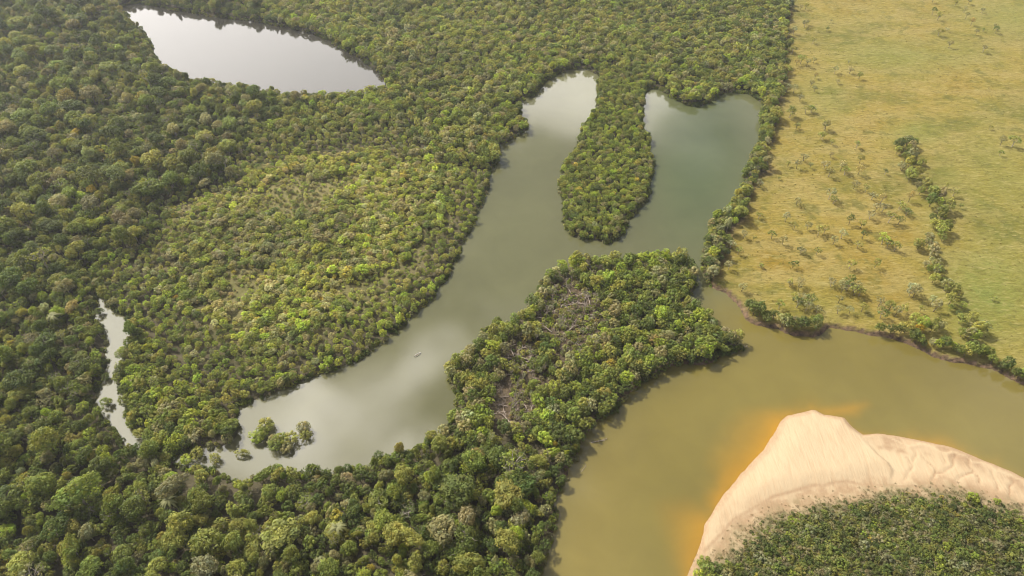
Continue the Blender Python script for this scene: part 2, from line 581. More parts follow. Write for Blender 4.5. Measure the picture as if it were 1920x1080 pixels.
M_BARK = plain("bark", (0.16, 0.13, 0.10), 0.9, 0.8)
M_PALE_BARK = plain("pale bark", (0.36, 0.31, 0.26), 0.9, 0.8)
M_DEAD = plain("weathered dead wood", (0.34, 0.28, 0.23), 0.9, 1.2)

# ------------------------------------------------------------------ ground sheet
field_f = smooth(2.0, -2.0, fld_sd)
clear_f = np.zeros(len(GP))
for p in CLEARING:
    clear_f = np.maximum(clear_f, smooth(3.0, -3.0, sdist(GP, p) + (fbm(GP[:, 0], GP[:, 1], 9, 5, 3) - .5) * 8))
clear_f = np.maximum(clear_f, .7 * smooth(4, -4, sdist(GP, THIN) + (fbm(GP[:, 0], GP[:, 1], 9, 6, 3) - .5) * 10))
scrub_f = smooth(20.0, -30.0, sdist(GP, SCRUB))
gradx = np.abs(np.gradient(GZ, GS, axis=0)) + np.abs(np.gradient(GZ, GS, axis=1))
bank_f = smooth(0.25, 0.6, gradx.ravel()) * smooth(4.5, 2, sd) * np.clip(0.1 + cut, 0, 1)
bank_f = np.maximum(bank_f, smooth(6.0, 1.0, np.abs(fld_sd)) * 0.4 * (sd > 0) * (PX[1] < 560))
# greener parts of the pasture; some far patches are cloud shade painted in
lush_f = np.zeros(len(GP))
for cx, cy, rx, ry, a in ((1780, 330, 60, 40, .5), (1900, 30, 120, 45, .7), (1760, 420, 40, 60, .5), (1850, 560, 110, 120, 1.0), (1700, 105, 170, 35, .7), (1720, 250, 60, 25, .8), (1600, 40, 120, 60, .25), (1880, 330, 120, 120, .55), (1545, 180, 50, 60, .5), (1560, 560, 90, 40, .35)):
    lush_f = np.maximum(lush_f, a * np.exp(-((PX[0] - cx) / rx) ** 2 - ((PX[1] - cy) / ry) ** 2))
gv = np.concatenate([GP, gz[:, None]], 1)
gq = grid_quads(NXg, NYg)
ga = dict(field=field_f, bank=bank_f, lush=lush_f, clearing=clear_f, scrubland=scrub_f)
# skirt out to the horizon: the sheet's rim drawn out to 6 km
rim = np.concatenate([np.arange(NXg) * NYg, (NXg - 1) * NYg + np.arange(1, NYg), np.arange(NXg - 2, -1, -1) * NYg + NYg - 1, np.arange(NYg - 2, 0, -1)])
nr = len(rim)
c0 = np.array([0.0, 515.0])
prev, base = rim, len(gv)
allv, allq = [gv], [gq]
for k, r in enumerate((1.4, 3.0, 9.0)):
    rv = np.concatenate([c0 + (GP[rim] - c0) * r, np.full((nr, 1), 0.9)], 1)
    cur = base + k * nr + np.arange(nr)
    allv.append(rv)
    allq.append(np.stack([prev, cur, np.roll(cur, -1), np.roll(prev, -1)], -1)[:, ::-1])
    prev = cur
for k in ga:
    ga[k] = np.concatenate([ga[k]] + [np.where(ga['field'][rim] > .5, 1.0, 0.0) if k == 'field' else np.zeros(nr)] * 3)
gme = mesh_np("ground", np.concatenate(allv), np.concatenate(allq), True, ga)
link("ground", gme, M_LAND, kind='structure', label="flat ground under forest and olive yellow pasture", cat="ground")

# ------------------------------------------------------------------ water sheets
WS = 2.0


def water_sheet(name, sdv, P_grid, shp, label, colour):
    keep = sdv < 9.0
    v = np.concatenate([P_grid, np.zeros((len(P_grid), 1))], 1)
    q = grid_quads(*shp, keep)
    v, q, a = compact(v, q, dict(silt=colour))
    return link(name, mesh_np(name, v, q, True, a), M_WATER, kind='structure', label=label, cat="water")


wx, wy = np.arange(-760, 760.1, WS), np.arange(70, 960.1, WS)
WP = np.stack(np.meshgrid(wx, wy, indexing='ij'), -1).reshape(-1, 2)
wsh = (len(wx), len(wy))
wpx, wpy, _d = pixel(WP[:, 0], WP[:, 1])
s_l, s_g = sdist(WP, LAKE), sdist(WP, LAGOON)
LAG_A, LAG_B, LAG_C = np.array((0.104, 0.102, 0.046)), np.array((0.068, 0.084, 0.034)), np.array((0.105, 0.100, 0.046))
RIV = np.array((0.150, 0.121, 0.030))
RIV_B = np.array((0.172, 0.136, 0.036))
SHOAL = np.array((0.34, 0.178, 0.018))
# where the river's silt meets the clear green lagoon
neck = G([(1322, 600), (1335, 575)])
wriv = smooth(-40, 45, (WP[:, 0] - neck[0, 0]) * 0.45 - (WP[:, 1] - neck[0, 1]) * 0.75 + (fbm(WP[:, 0], WP[:, 1], 40, 31) - .5) * 30)
wriv *= np.where((wpx < 1300) & (wpy < 690 - (wpx - 1090) * 0.05) & (wpx < 1120 + (690 - wpy) * 1.2), 0.0, 1.0)
penl = G([(830, 850), (1000, 560), (1200, 560), (1394, 655), (1060, 880), (940, 1300), (300, 1300), (300, 800)])
west = smooth(980, 600, wpx)
arm = np.exp(-((wpx - 1310) / 110) ** 2 - ((wpy - 300) / 170) ** 2)
lag = LAG_A[None] * (1 - arm[:, None]) + LAG_B[None] * arm[:, None]
wl = (west * smooth(430, 700, wpy))[:, None]
lag = lag * (1 - wl) + LAG_C[None] * wl
rb = smooth(1250, 1080, wpx)[:, None]
riv = RIV[None] * (1 - rb) + RIV_B[None] * rb
left_river = G([(1312, 596), (1345, 640), (1280, 662), (1180, 712), (1120, 762), (1070, 822), (1040, 880), (1010, 940), (940, 1300), (2600, 1300), (2600, 600), (1560, 560), (1340, 560)])
in_riv = smooth(26, -26, sdist(WP, left_river))
silt = lag * (1 - in_riv[:, None]) + riv * in_riv[:, None]
# shallow sand under tea-coloured water round the bar
d_s = np.maximum(sdist(WP, SAND), 0)
nz = fbm(WP[:, 0], WP[:, 1], 16, 77, 4)
sh = np.exp(-(d_s / (2.0 + 3.6 * nz)) ** 1.3) * (.15 + .85 * smooth(.3, .65, nz)) * 0.75
SH1 = G([(1480, 774), (1440, 774), (1395, 777), (1372, 800), (1352, 840), (1340, 890), (1330, 945), (1340, 960), (1400, 900), (1470, 820)])
SH2 = G([(1250, 952), (1284, 948), (1318, 962), (1335, 990), (1312, 1060), (1285, 1075), (1262, 1020)])
SH3 = G([(1505, 770), (1560, 766), (1625, 757), (1600, 772), (1560, 778)])
sh = np.maximum(sh, smooth(8, -6, sdist(WP, SH1) + (nz - .5) * 10) * (.20 + .80 * np.exp(-d_s / 7)) * (.8 + .4 * fbm(WP[:, 0] * .4 + WP[:, 1], WP[:, 1] * .3 - WP[:, 0], 9, 78, 3)))
sh = np.maximum(sh, smooth(9, -6, sdist(WP, SH2) + (nz - .5) * 5) * (.22 + .7 * np.exp(-d_s / 7)))
sh = np.maximum(sh, smooth(5, -5, sdist(WP, SH3) + (nz - .5) * 6) * 0.6)
sh *= smooth(60, 5, d_s)
silt = silt * (1 - sh[:, None]) + SHOAL[None] * sh[:, None]
water_sheet("lake", s_l, WP, wsh, "pale still oxbow lake mirroring cloud, ringed by forest", np.tile((0.035, 0.032, 0.024), (len(WP), 1)))
water_sheet("river", s_g, WP, wsh, "greenish lagoon joining the ochre brown river", silt)

# ------------------------------------------------------------------ sand bar and the mound behind it
ss = 0.8
a0 = G([(1250, 1300), (2150, 760)])
sx, sy = np.arange(55, 330, ss), np.arange(95, 262, ss)
SPt = np.stack(np.meshgrid(sx, sy, indexing='ij'), -1).reshape(-1, 2)
ds = sdist(SPt, SAND) + (fbm(SPt[:, 0], SPt[:, 1], 5, 41, 3) - .5) * 1.0
dm = sdist(SPt, MOUND) + (fbm(SPt[:, 0], SPt[:, 1], 8, 42, 3) - .5) * 3.0
dl = sdist(SPt, MAINLOBE)
main = smooth(0.9, -0.9, dl) * smooth(3, 16, dm)
z = np.clip(-ds * 0.30, -2.2, 0.45)
z += main * smooth(0, 14, -ds) * 1.1 + main * smooth(0.0, 2.0, -ds) * 0.25
wetn = fbm(SPt[:, 0], SPt[:, 1], 10, 50, 4)
wetf = smooth(1.2 + 4.5 * wetn, 0.2, -ds) * 0.8
CREASES = [G(p) for p in (
    [(1700, 858), (1709, 870), (1710, 878), (1703, 887), (1700, 897), (1693, 903)],
    [(1732, 858), (1745, 870), (1754, 877), (1752, 887), (1749, 897), (1745, 908)],
    [(1792, 857), (1784, 863), (1787, 872), (1782, 878), (1772, 884), (1755, 889)],
    [(1815, 858), (1817, 875), (1823, 882), (1822, 888), (1808, 891), (1795, 900)],
    [(1830, 890), (1835, 898), (1834, 907)],
    [(1860, 883), (1862, 897), (1867, 912), (1869, 922)],
    [(1715, 845), (1717, 855), (1710, 866)],
    [(1900, 905), (1890, 915), (1893, 935)],
    [(1765, 855), (1772, 868)])]
for i, cr in enumerate(CREASES):
    d = dist_line(SPt + (fbm(SPt[:, 0], SPt[:, 1], 4, 60 + i, 2)[:, None] - .5) * 2.5, cr)
    z -= 0.28 * np.exp(-(d / 0.7) ** 2)
    wetf = np.maximum(wetf, np.exp(-(d / 0.55) ** 2) * (0.35 + 0.65 * smooth(.45, .6, wetn)))
    z += 0.16 * np.exp(-(d / 5) ** 2)
z += main * (fbm(SPt[:, 0] * .92 + SPt[:, 1] * .2, SPt[:, 1] * .22 - SPt[:, 0] * .05, 2.2, 61, 3) - .5) * .22
RIDGE = G([(1622, 819), (1655, 819), (1683, 828), (1703, 838), (1742, 838), (1758, 847), (1790, 853), (1813, 857), (1822, 868), (1850, 872), (1860, 883), (1883, 890), (1920, 905), (2000, 940)])
d = dist_line(SPt + (fbm(SPt[:, 0], SPt[:, 1], 5, 66, 3)[:, None] - .5) * 3, RIDGE)
z += 0.22 * np.exp(-(d / 0.9) ** 2)
lowflat = (1 - main) * smooth(13, 4, -ds) * smooth(0.0, 1.5, -ds)
wetf = np.maximum(wetf, lowflat * (0.25 + 0.75 * smooth(.42, .6, wetn)) * (1 - np.exp(-(d / 0.8) ** 2)) * .8)
for cx, cy, rx, ry in ((1662, 842, 28, 9), (1733, 850, 16, 7), (1690, 846, 12, 6)):
    q = pixel(SPt[:, 0], SPt[:, 1])
    wetf = np.maximum(wetf, np.exp(-((q[0] - cx - (q[1] - cy)) / rx) ** 2 - ((q[1] - cy) / ry) ** 2) * smooth(.35, .55, wetn) * (1 - main))
# old beach step below the plants, and the pinkish slope above it
STEP = G([(1312, 1042), (1345, 1010), (1375, 975), (1400, 962), (1450, 932), (1500, 918), (1545, 910), (1588, 906), (1640, 912), (1700, 912), (1780, 915)])
dst = dist_line(SPt + (fbm(SPt[:, 0], SPt[:, 1], 6, 68, 3)[:, None] - .5) * 2, STEP)
wetf = np.maximum(wetf, np.exp(-(dst / 1.1) ** 2) * 0.75)
wetf = np.maximum(wetf, smooth(12, 3, dm) * (.32 + .5 * smooth(.38, .6, fbm(SPt[:, 0], SPt[:, 1], 4, 69, 4))) * smooth(0, 8, -ds))
veg = np.clip(smooth(7, -3, dm) * 0.9, 0, 1) * (0.4 + 0.6 * smooth(.38, .56, fbm(SPt[:, 0], SPt[:, 1], 6, 70, 3)) + 0.6 * smooth(0, -6, dm))
z += smooth(10, -30, dm) * 4.0 + smooth(-3, -40, dm) * 0.8 * (fbm(SPt[:, 0], SPt[:, 1], 25, 71) - .5)
SANDZ = z.reshape(len(sx), len(sy))
keep = ds < 5.0
v, q, a = compact(np.concatenate([SPt, z[:, None]], 1), grid_quads(len(sx), len(sy), keep), dict(wet=np.clip(wetf, 0, 1), veg=np.clip(veg, 0, 1)))
link("sandbar", mesh_np("sandbar", v, q, True, a), M_SAND, kind='structure', label="pale cream sand bar on the inside of the river bend", cat="sand bar")


def sand_z(x, y):
    u = np.clip((np.asarray(x) - sx[0]) / ss, 0, len(sx) - 1).astype(int)
    v_ = np.clip((np.asarray(y) - sy[0]) / ss, 0, len(sy) - 1).astype(int)
    return SANDZ[u, v_]


# ------------------------------------------------------------------ plants: meshes
def unit(n, r, zmin=-1.0):
    v = r.normal(size=(n, 3))
    v /= np.linalg.norm(v, axis=1)[:, None]
    v[:, 2] = np.where(v[:, 2] < zmin, -v[:, 2], v[:, 2])
    return v


def leaf_quads(P, N, size, r):
    """one small quad at each P facing N"""
    n = len(P)
    N = N / np.linalg.norm(N, axis=1)[:, None]
    a = np.cross(N, r.normal(size=(n, 3)))
    a /= np.linalg.norm(a, axis=1)[:, None] + 1e-9
    b_ = np.cross(N, a)
    s = size[:, None]
    asp = r.uniform(.55, .9, (n, 1))
    V = np.stack([P - a * s, P + b_ * s * asp, P + a * s, P - b_ * s * asp], 1).reshape(-1, 3)
    return V, np.arange(4 * n).reshape(-1, 4)


def crown_mesh(name, seed, R, zb, zt, nclump, nleaf, leaf, style='dome', lump=0.28):
    r = np.random.default_rng(seed)
    zc = zb + (zt - zb) * (0.42 if style != 'shrub' else 0.25)
    zmin = {'dome': -0.35, 'flat': -0.1, 'sparse': -0.4, 'shrub': -0.25}[style]
    d = unit(nclump * 3, r, zmin)
    # spread clump centres: greedy farthest pick
    pick = [0]
    dd = np.linalg.norm(d - d[0], axis=1)
    for _ in range(nclump - 1):
        k = int(np.argmax(dd * r.uniform(.75, 1, len(dd))))
        pick.append(k)
        dd = np.minimum(dd, np.linalg.norm(d - d[k], axis=1))
    d = d[pick]
    lob = unit(5, r, -0.1)
    sq = np.array([r.uniform(.8, 1.15), r.uniform(.8, 1.15), 1.0])
    lobe = np.max(np.clip(d @ lob.T, 0, 1) ** 3, axis=1)
    rad = 1 - lump + lump * 1.15 * lobe + r.uniform(-.08, .08, nclump)
    hz = np.where(d[:, 2] > 0, zt - zc, zc - zb)
    cen = sq * np.stack([d[:, 0] * R * rad * .82, d[:, 1] * R * rad * .82, zc + d[:, 2] * hz * rad * .82], 1)
    if style in ('dome', 'flat'):
        ex = r.uniform(-.5, .5, (nclump // 4, 3)) * np.array([R, R, (zt - zb) * .5]) + np.array([0, 0, zc])
        cen = np.concatenate([cen, ex])
    rc = R * r.uniform(.12, .33, len(cen)) * (1.1 if len(cen) < 30 else 1) * (0.85 if style == 'sparse' else 1)
    P, N, Sz, V_ = [], [], [], []
    for c, q in zip(cen, rc):
        m = max(6, int(nleaf * (q / (R * .27)) ** 2 * r.uniform(.7, 1.2)))
        u = unit(m, r, -0.55)
        u[:, 2] *= 0.8
        p = c + u * q * r.uniform(.6, 1.08, (m, 1))
        P.append(p)
        N.append(u + r.normal(size=(m, 3)) * .24 + np.array([0, 0, .30]))
        Sz.append(leaf * r.uniform(.6, 1.35, m))
        cv = float(np.clip(r.normal(1.0, .17), .6, 1.5))
        hu = r.normal(0, .05)
        lv = cv * r.uniform(.88, 1.14, (m, 1))
        V_.append(np.concatenate([lv * (1 + hu), lv, lv * (1 - hu * 1.3)], 1))
    P, N, Sz, V_ = map(np.concatenate, (P, N, Sz, V_))
    lo = P[:, 2] > max(0.12, zb * .5)
    P, N, Sz, V_ = P[lo], N[lo], Sz[lo], V_[lo]
    V, Q = leaf_quads(P, N, Sz, r)
    me = mesh_np(name, V, Q, False, dict(var=np.repeat(V_, 4, 0)))
    me.materials.append(M_LEAF)
    return me


class Tubes:
    def __init__(s):
        s.v, s.q = [], []

    def add(s, pts, rad, n=6):
        pts = [Vector(p) for p in pts]
        base = sum(len(x) for x in s.v)
        ring = []
        for i, p in enumerate(pts):
            d = (pts[min(i + 1, len(pts) - 1)] - pts[max(i - 1, 0)]).normalized()
            a = d.orthogonal().normalized()
            b_ = d.cross(a)
            ring.append([p + (a * math.cos(2 * math.pi * k / n) + b_ * math.sin(2 * math.pi * k / n)) * rad[i] for k in range(n)])
        s.v.append(np.array([x[:] for rr in ring for x in rr]))
        q = []
        for i in range(len(pts) - 1):
            for k in range(n):
                q.append((base + i * n + k, base + i * n + (k + 1) % n, base + (i + 1) * n + (k + 1) % n, base + (i + 1) * n + k))
        s.q += q

    def mesh(s, name, mat):
        me = mesh_np(name, np.concatenate(s.v), s.q, True)
        me.materials.append(mat)
        return me


def trunk_mesh(name, seed, R, zb, zt, r0, limbs=5, mat=None, lean=0.3, bare=False):
    r = random.Random(seed)
    T = Tubes()
    zf = zb + (zt - zb) * (0.25 if not bare else 0.4)
    l = (r.uniform(-lean, lean), r.uniform(-lean, lean))
    top = Vector((l[0], l[1], zf))
    T.add([(0, 0, -.6), (l[0] * .3, l[1] * .3, zf * .4), (l[0] * .7, l[1] * .7, zf * .75), top], [r0 * 1.25, r0, r0 * .85, r0 * .7])
    for k in range(limbs):
        a = 2 * math.pi * (k + r.uniform(-.3, .3)) / limbs
        e = R * r.uniform(.5, .85)
        zz = zf + (zt - zf) * r.uniform(.35, .85)
        end = Vector((math.cos(a) * e, math.sin(a) * e, zz))
        mid = top.lerp(end, .5) + Vector((r.uniform(-.1, .1) * R, r.uniform(-.1, .1) * R, .12 * (zt - zf)))
        T.add([top - Vector((0, 0, .3)), mid, end], [r0 * .55, r0 * .38, r0 * .12], 5)
        for _ in range(3 if bare else 1):
            d2 = Vector((r.uniform(-1, 1), r.uniform(-1, 1), r.uniform(.1, 1))).normalized() * R * r.uniform(.25, .5)
            T.add([mid, mid + d2 * .5 + Vector((0, 0, .05 * R)), mid + d2], [r0 * .3, r0 * .2, r0 * .06], 4)
            d3 = Vector((r.uniform(-1, 1), r.uniform(-1, 1), r.uniform(0, 1))).normalized() * R * r.uniform(.2, .4)
            T.add([end, end + d3], [r0 * .14, r0 * .05], 4)
    return T.mesh(name, mat or M_BARK)


# families: (crowns, trunks), all at a nominal size, scaled where they stand
CANOPY = [(crown_mesh("crown", 100 + i, 6.0, 4.6 + (i % 3), 12.0 + (i % 4) * .9, 44 + 5 * (i % 4), 46, .36, 'flat' if i % 4 == 1 else 'dome', .34 + .07 * (i % 4)),
           trunk_mesh("trunk", 100 + i, 6.0, 5.0, 12.5, .32, mat=M_BARK if i % 3 else M_PALE_BARK)) for i in range(10)]
CANOPY += [(crown_mesh("crown", 150 + i, 5.6, 6.0, 12.5, 34, 22, .34, 'sparse', .5), trunk_mesh("trunk", 150 + i, 5.6, 5.0, 12.5, .34, 7, M_PALE_BARK, .8, i == 1)) for i in range(2)]
LOW = [(crown_mesh("crown", 200 + i, 3.4, 1.6, 7.4 + (i % 3) * .5, 26 + 3 * (i % 3), 36, .27, 'dome', .36),
        trunk_mesh("trunk", 200 + i, 3.4, 2.0, 7.2, .17)) for i in range(7)]
SPARSE = [(crown_mesh("crown", 300 + i, 2.9, 2.6, 6.0 + (i % 3) * .4, 22 + 3 * (i % 3), 24, .23, 'sparse', .5),
           trunk_mesh("trunk", 300 + i, 2.7, 2.4, 5.6, .15, 6, M_BARK if i % 2 else M_PALE_BARK, .6)) for i in range(6)]
SHRUB = [crown_mesh("crown", 400 + i, 2.2, 0.0, 3.0 + .4 * (i % 3), 16 + 3 * (i % 3), 24, .25, 'shrub', .35) for i in range(6)]


def bare_tree(seed):
    return trunk_mesh("trunk", seed, 2.2, 3.0, 7.5, .13, 5, M_DEAD, .6, True)


def fallen(seed):
    r = random.Random(seed)
    T = Tubes()
    L = r.uniform(5, 9)
    T.add([(0, 0, .2), (L * .3, r.uniform(-.3, .3), .45), (L * .65, r.uniform(-.5, .5), .6), (L, r.uniform(-.8, .8), .5)], [.24, .2, .14, .05])
    for k in range(6):
        x = L * r.uniform(.3, .95)
        d = Vector((r.uniform(.2, 1), r.choice((-1, 1)) * r.uniform(.4, 1), r.uniform(.05, .7))).normalized() * r.uniform(1.2, 2.8)
        p = Vector((x, 0, .5))
        T.add([p, p + d * .5 + Vector((0, 0, .15)), p + d], [.1, .07, .02], 5)
    return T.mesh("fallen_tree", M_DEAD)


BARE = [bare_tree(500 + i) for i in range(4)]
FALLEN = [fallen(600 + i) for i in range(4)]


def tuft_mesh(name, seed, n, h, spread):
    r = np.random.default_rng(seed)
    base = np.stack([r.normal(0, spread, n), r.normal(0, spread, n), np.zeros(n)], 1)
    lean = np.stack([r.normal(0, .35, n) * h, r.normal(0, .35, n) * h, h * r.uniform(.6, 1.1, n)], 1)
    side = np.cross(lean, r.normal(size=(n, 3)))
    side /= np.linalg.norm(side, axis=1)[:, None]
    w_ = .09 * h
    V = np.stack([base - side * w_, base + side * w_, base + lean + side * w_ * .3, base + lean - side * w_ * .3], 1).reshape(-1, 3)
    vv = r.uniform(.75, 1.25, (n, 1)) * np.ones((1, 3))
    me = mesh_np(name, V, np.arange(4 * n).reshape(-1, 4), False, dict(var=np.repeat(vv, 4, 0)))
    me.materials.append(M_DRY)
    return me


# join a crown and a trunk into one mesh for far woods
def joined(pair, name):
    cr, tr = pair
    n1, n2 = len(cr.vertices), len(tr.vertices)
    v = np.zeros((n1 + n2) * 3, np.float32)
    cr.vertices.foreach_get('co', v[:n1 * 3])
    tr.vertices.foreach_get('co', v[n1 * 3:])
    q1 = np.zeros(len(cr.loops), np.int32)
    cr.loops.foreach_get('vertex_index', q1)
    q2 = np.zeros(len(tr.loops), np.int32)
    tr.loops.foreach_get('vertex_index', q2)
    var = np.ones((n1 + n2) * 4, np.float32)
    cr.attributes['var'].data.foreach_get('color', var[:n1 * 4])
    me = mesh_np(name, v.reshape(-1, 3), np.concatenate([q1, q2 + n1]), False, dict(var=var.reshape(-1, 4)))
    me.materials.append(M_LEAF)
    me.materials.append(tr.materials[0])
    mi = np.zeros(len(me.polygons), np.int32)
    mi[len(q1) // 4:] = 1
    me.polygons.foreach_set('material_index', mi)
    return me


def source(name, meshes):
    col = bpy.data.collections.new(name)
    for i, me in enumerate(meshes):
        o = bpy.data.objects.new("%s_%02d" % (name, i), me)
        col.objects.link(o)
    return col


SRC_CANOPY = source("source canopy", [joined(p, "canopy") for p in CANOPY])
SRC_LOW = source("source low", [joined(p, "low") for p in LOW])
SRC_SHRUB = source("source shrub", SHRUB)
SRC_TUFT = source("source tuft", [tuft_mesh("tuft", 700 + i, 26, .55, .35) for i in range(4)])
SRC_STICK = source("source stick", BARE[:3] + FALLEN[:3])


def scatter_stuff(name, col, P, Z, scale, tint, idx, label, cat, zscale=None):
    oval = np.exp(rng.normal(0, .13, len(P)))
    """one object whose points carry the plants of a wood that reads as a mass"""
    n = len(P)
    me = bpy.data.meshes.new(name)
    me.vertices.add(n)
    me.vertices.foreach_set('co', np.concatenate([P, Z[:, None]], 1).astype(np.float32).ravel())
    sc = np.stack([scale * oval, scale / oval, scale if zscale is None else zscale], 1).astype(np.float32)
    a = me.attributes.new('scl', 'FLOAT_VECTOR', 'POINT')
    a.data.foreach_set('vector', sc.ravel())
    a = me.attributes.new('rot', 'FLOAT_VECTOR', 'POINT')
    rr = np.zeros((n, 3), np.float32)
    rr[:, 2] = rng.uniform(0, 6.283, n)
    rr[:, :2] = rng.normal(0, .07, (n, 2))
    a.data.foreach_set('vector', rr.ravel())
    a = me.attributes.new('idx', 'INT', 'POINT')
    a.data.foreach_set('value', idx.astype(np.int32))
    a = me.attributes.new('tint', 'FLOAT_COLOR', 'POINT')
    a.data.foreach_set('color', np.concatenate([tint, np.ones((n, 1))], 1).astype(np.float32).ravel())
    o = link(name, me, None, kind='stuff', label=label, cat=cat)
    ng = bpy.data.node_groups.new(name, 'GeometryNodeTree')
    ng.interface.new_socket('Geometry', in_out='INPUT', socket_type='NodeSocketGeometry')
    ng.interface.new_socket('Geometry', in_out='OUTPUT', socket_type='NodeSocketGeometry')
    N = ng.nodes
    gi, go = N.new('NodeGroupInput'), N.new('NodeGroupOutput')
    ci = N.new('GeometryNodeCollectionInfo')
    ci.inputs['Collection'].default_value = col
    ci.inputs['Separate Children'].default_value = True
    ci.inputs['Reset Children'].default_value = True
    iop = N.new('GeometryNodeInstanceOnPoints')
    iop.inputs['Pick Instance'].default_value = True

    def named(nm, ty):
        x = N.new('GeometryNodeInputNamedAttribute')
        x.data_type = ty
        x.inputs[0].default_value = nm
        return x.outputs[0]
    L = ng.links.new
    L(gi.outputs[0], iop.inputs['Points'])
    L(ci.outputs[0], iop.inputs['Instance'])
    L(named('idx', 'INT'), iop.inputs['Instance Index'])
    er = N.new('FunctionNodeEulerToRotation')
    L(named('rot', 'FLOAT_VECTOR'), er.inputs[0])
    L(er.outputs[0], iop.inputs['Rotation'])
    L(named('scl', 'FLOAT_VECTOR'), iop.inputs['Scale'])
    L(iop.outputs[0], go.inputs[0])
    md = o.modifiers.new('plants', 'NODES')
    md.node_group = ng
    return o


# ------------------------------------------------------------------ where plants stand
def jitter_grid(sp, x0=-700, x1=700, y0=100, y1=900, jit=.42):
    X, Y = np.meshgrid(np.arange(x0, x1, sp), np.arange(y0, y1, sp * .87), indexing='ij')
    X = X + (np.arange(Y.shape[1]) % 2) * sp * .5
    P = np.stack([X, Y], -1).reshape(-1, 2)
    return P + rng.uniform(-jit, jit, P.shape) * sp


def in_frame(P, m=190):
    a, b_, d_ = pixel(P[:, 0], P[:, 1], 8.0)
    return (a > -m) & (a < 1920 + m) & (b_ > -m) & (b_ < 1080 + m * 1.6)


def zone(P):
    """F field, W water, K mound, E finger, P peninsula, B scrub, D north, A tall forest"""
    Q = P + np.stack([fbm(P[:, 0], P[:, 1], 30, 90, 3) - .5, fbm(P[:, 0], P[:, 1], 30, 95, 3) - .5], 1) * 30
    z_ = np.full(len(P), 'A')
    z_[inside(Q, FRINGE)] = 'C'
    z_[inside(Q, NORTH)] = 'D'
    z_[inside(P + (Q - P) * 2.2, SCRUB)] = 'B'
    z_[inside(P, PENIN)] = 'P'
    z_[inside(P, FINGER)] = 'E'
    z_[grid_sample(FDG, P[:, 0], P[:, 1]) < 0] = 'F'
    z_[grid_sample(SDG, P[:, 0], P[:, 1]) < 0.6] = 'W'
    z_[sdist(P, SAND) < 3] = 'K'
    return z_


DARK, MID, OLIVE, GREY, BRIGHT, YELL, TAN, PALE = ((.088, .104, .024), (.142, .158, .030), (.200, .190, .042), (.205, .182, .080), (.215, .240, .032),
                                                   (.44, .34, .055), (.36, .275, .095), (.27, .255, .125))
FOL = np.array((1.43, 1.51, 1.56))
COLS = FOL * np.array([DARK, MID, OLIVE, GREY, BRIGHT, np.array(YELL) * .72, np.array(TAN) * .7, np.array(PALE) * .9])
CNAME = ["dark green", "mid green", "olive", "grey-olive", "bright green", "yellow flowering", "tan-leaved", "pale sage"]


def colours(n, w_):
    k = rng.choice(8, n, p=np.array(w_) / sum(w_))
    c = COLS[k] * rng.uniform(.8, 1.22, (n, 1)) * (1 + rng.normal(0, .035, (n, 3)))
    return k, c


def keepz(P, Z, zs):
    return P[np.isin(Z, list(zs))]


plants = []   # rows: x, y, r, h, family, kind colour


# tall forest: emergent crowns over an understorey
P = jitter_grid(7.4)
P = P[in_frame(P)]
PA = keepz(P, zone(P), 'A')
na = len(PA)
ra = np.clip(rng.lognormal(math.log(3.7), .42, na), 1.9, 9.5)
ra *= .6 + .4 * smooth(3, 26, grid_sample(SDG, PA[:, 0], PA[:, 1]))
cl_ = fbm(PA[:, 0], PA[:, 1], 60, 120, 3)
drop = rng.random(na) < .13
POCKET = G([(300, 842), (440, 838), (485, 930), (340, 925)])
drop |= inside(PA, POCKET) & (rng.random(na) < .8)
PA, ra, cl_ = PA[~drop], ra[~drop], cl_[~drop]
ka, ca = colours(len(PA), (30, 30, 20, 13, 7, .7, .5, 4))
loud = (ra > 5.2) & np.isin(ka, (4, 5, 6, 7))
kq_, cq_ = colours(int(loud.sum()), (30, 34, 22, 14, 0, 0, 0, 0))
ka[loud], ca[loud] = kq_, cq_
sa = ra / 6.0
za = (sa * .7 + .32) * rng.uniform(.72, 1.28, len(PA))
ca = ca * (.82 + .36 * fbm(PA[:, 0], PA[:, 1], 45, 122, 3))[:, None]
P = jitter_grid(5.0)
P = P[in_frame(P)]
PU = keepz(P, zone(P), 'A')
PU = PU[~(inside(PU, POCKET) & (rng.random(len(PU)) < .6))]
ku, cu = colours(len(PU), (36, 32, 18, 8, 4, .2, .1, 2))
su = rng.uniform(.6, 1.1, len(PU))
cu = cu * .88  # tint darkened so the gaps between crowns look deeply shaded

# woods of lower trees
def wood(sp, zs, w_, lo, hi):
    P = jitter_grid(sp)
    P = P[in_frame(P)]
    P = keepz(P, zone(P), zs)
    k, c = colours(len(P), w_)
    return P, k, c, rng.uniform(lo, hi, len(P))


PD, kd, cd, sdd = wood(4.6, 'D', (14, 30, 32, 16, 8, .1, .1, 2), .6, 1.35)
sdd *= .8 + .45 * fbm(PD[:, 0], PD[:, 1], 35, 160, 3)
cd = cd * (.8 + .45 * fbm(PD[:, 0], PD[:, 1], 60, 163, 3))[:, None]
PC, kc, cc_, sc_ = wood(4.0, 'C', (14, 30, 28, 18, 12, .2, .2, 3), .55, 1.2)
PB, kb, cb, sb = wood(3.0, 'B', (8, 22, 32, 26, 12, .5, .4, 5), .38, 1.0)
sb = sb * np.where(rng.random(len(sb)) < .06, 1.5, 1.0)
PE, ke, ce, se = wood(3.6, 'E', (14, 40, 20, 6, 22, 1, 0, 2), .55, .85)
PP, kp, cp_, sp_ = wood(4.3, 'P', (28, 36, 18, 10, 12, .3, .2, 3), .65, 1.3)

sc_ = sc_ * (.62 + .42 * smooth(0, 60, sdist(PC, SCRUB)))
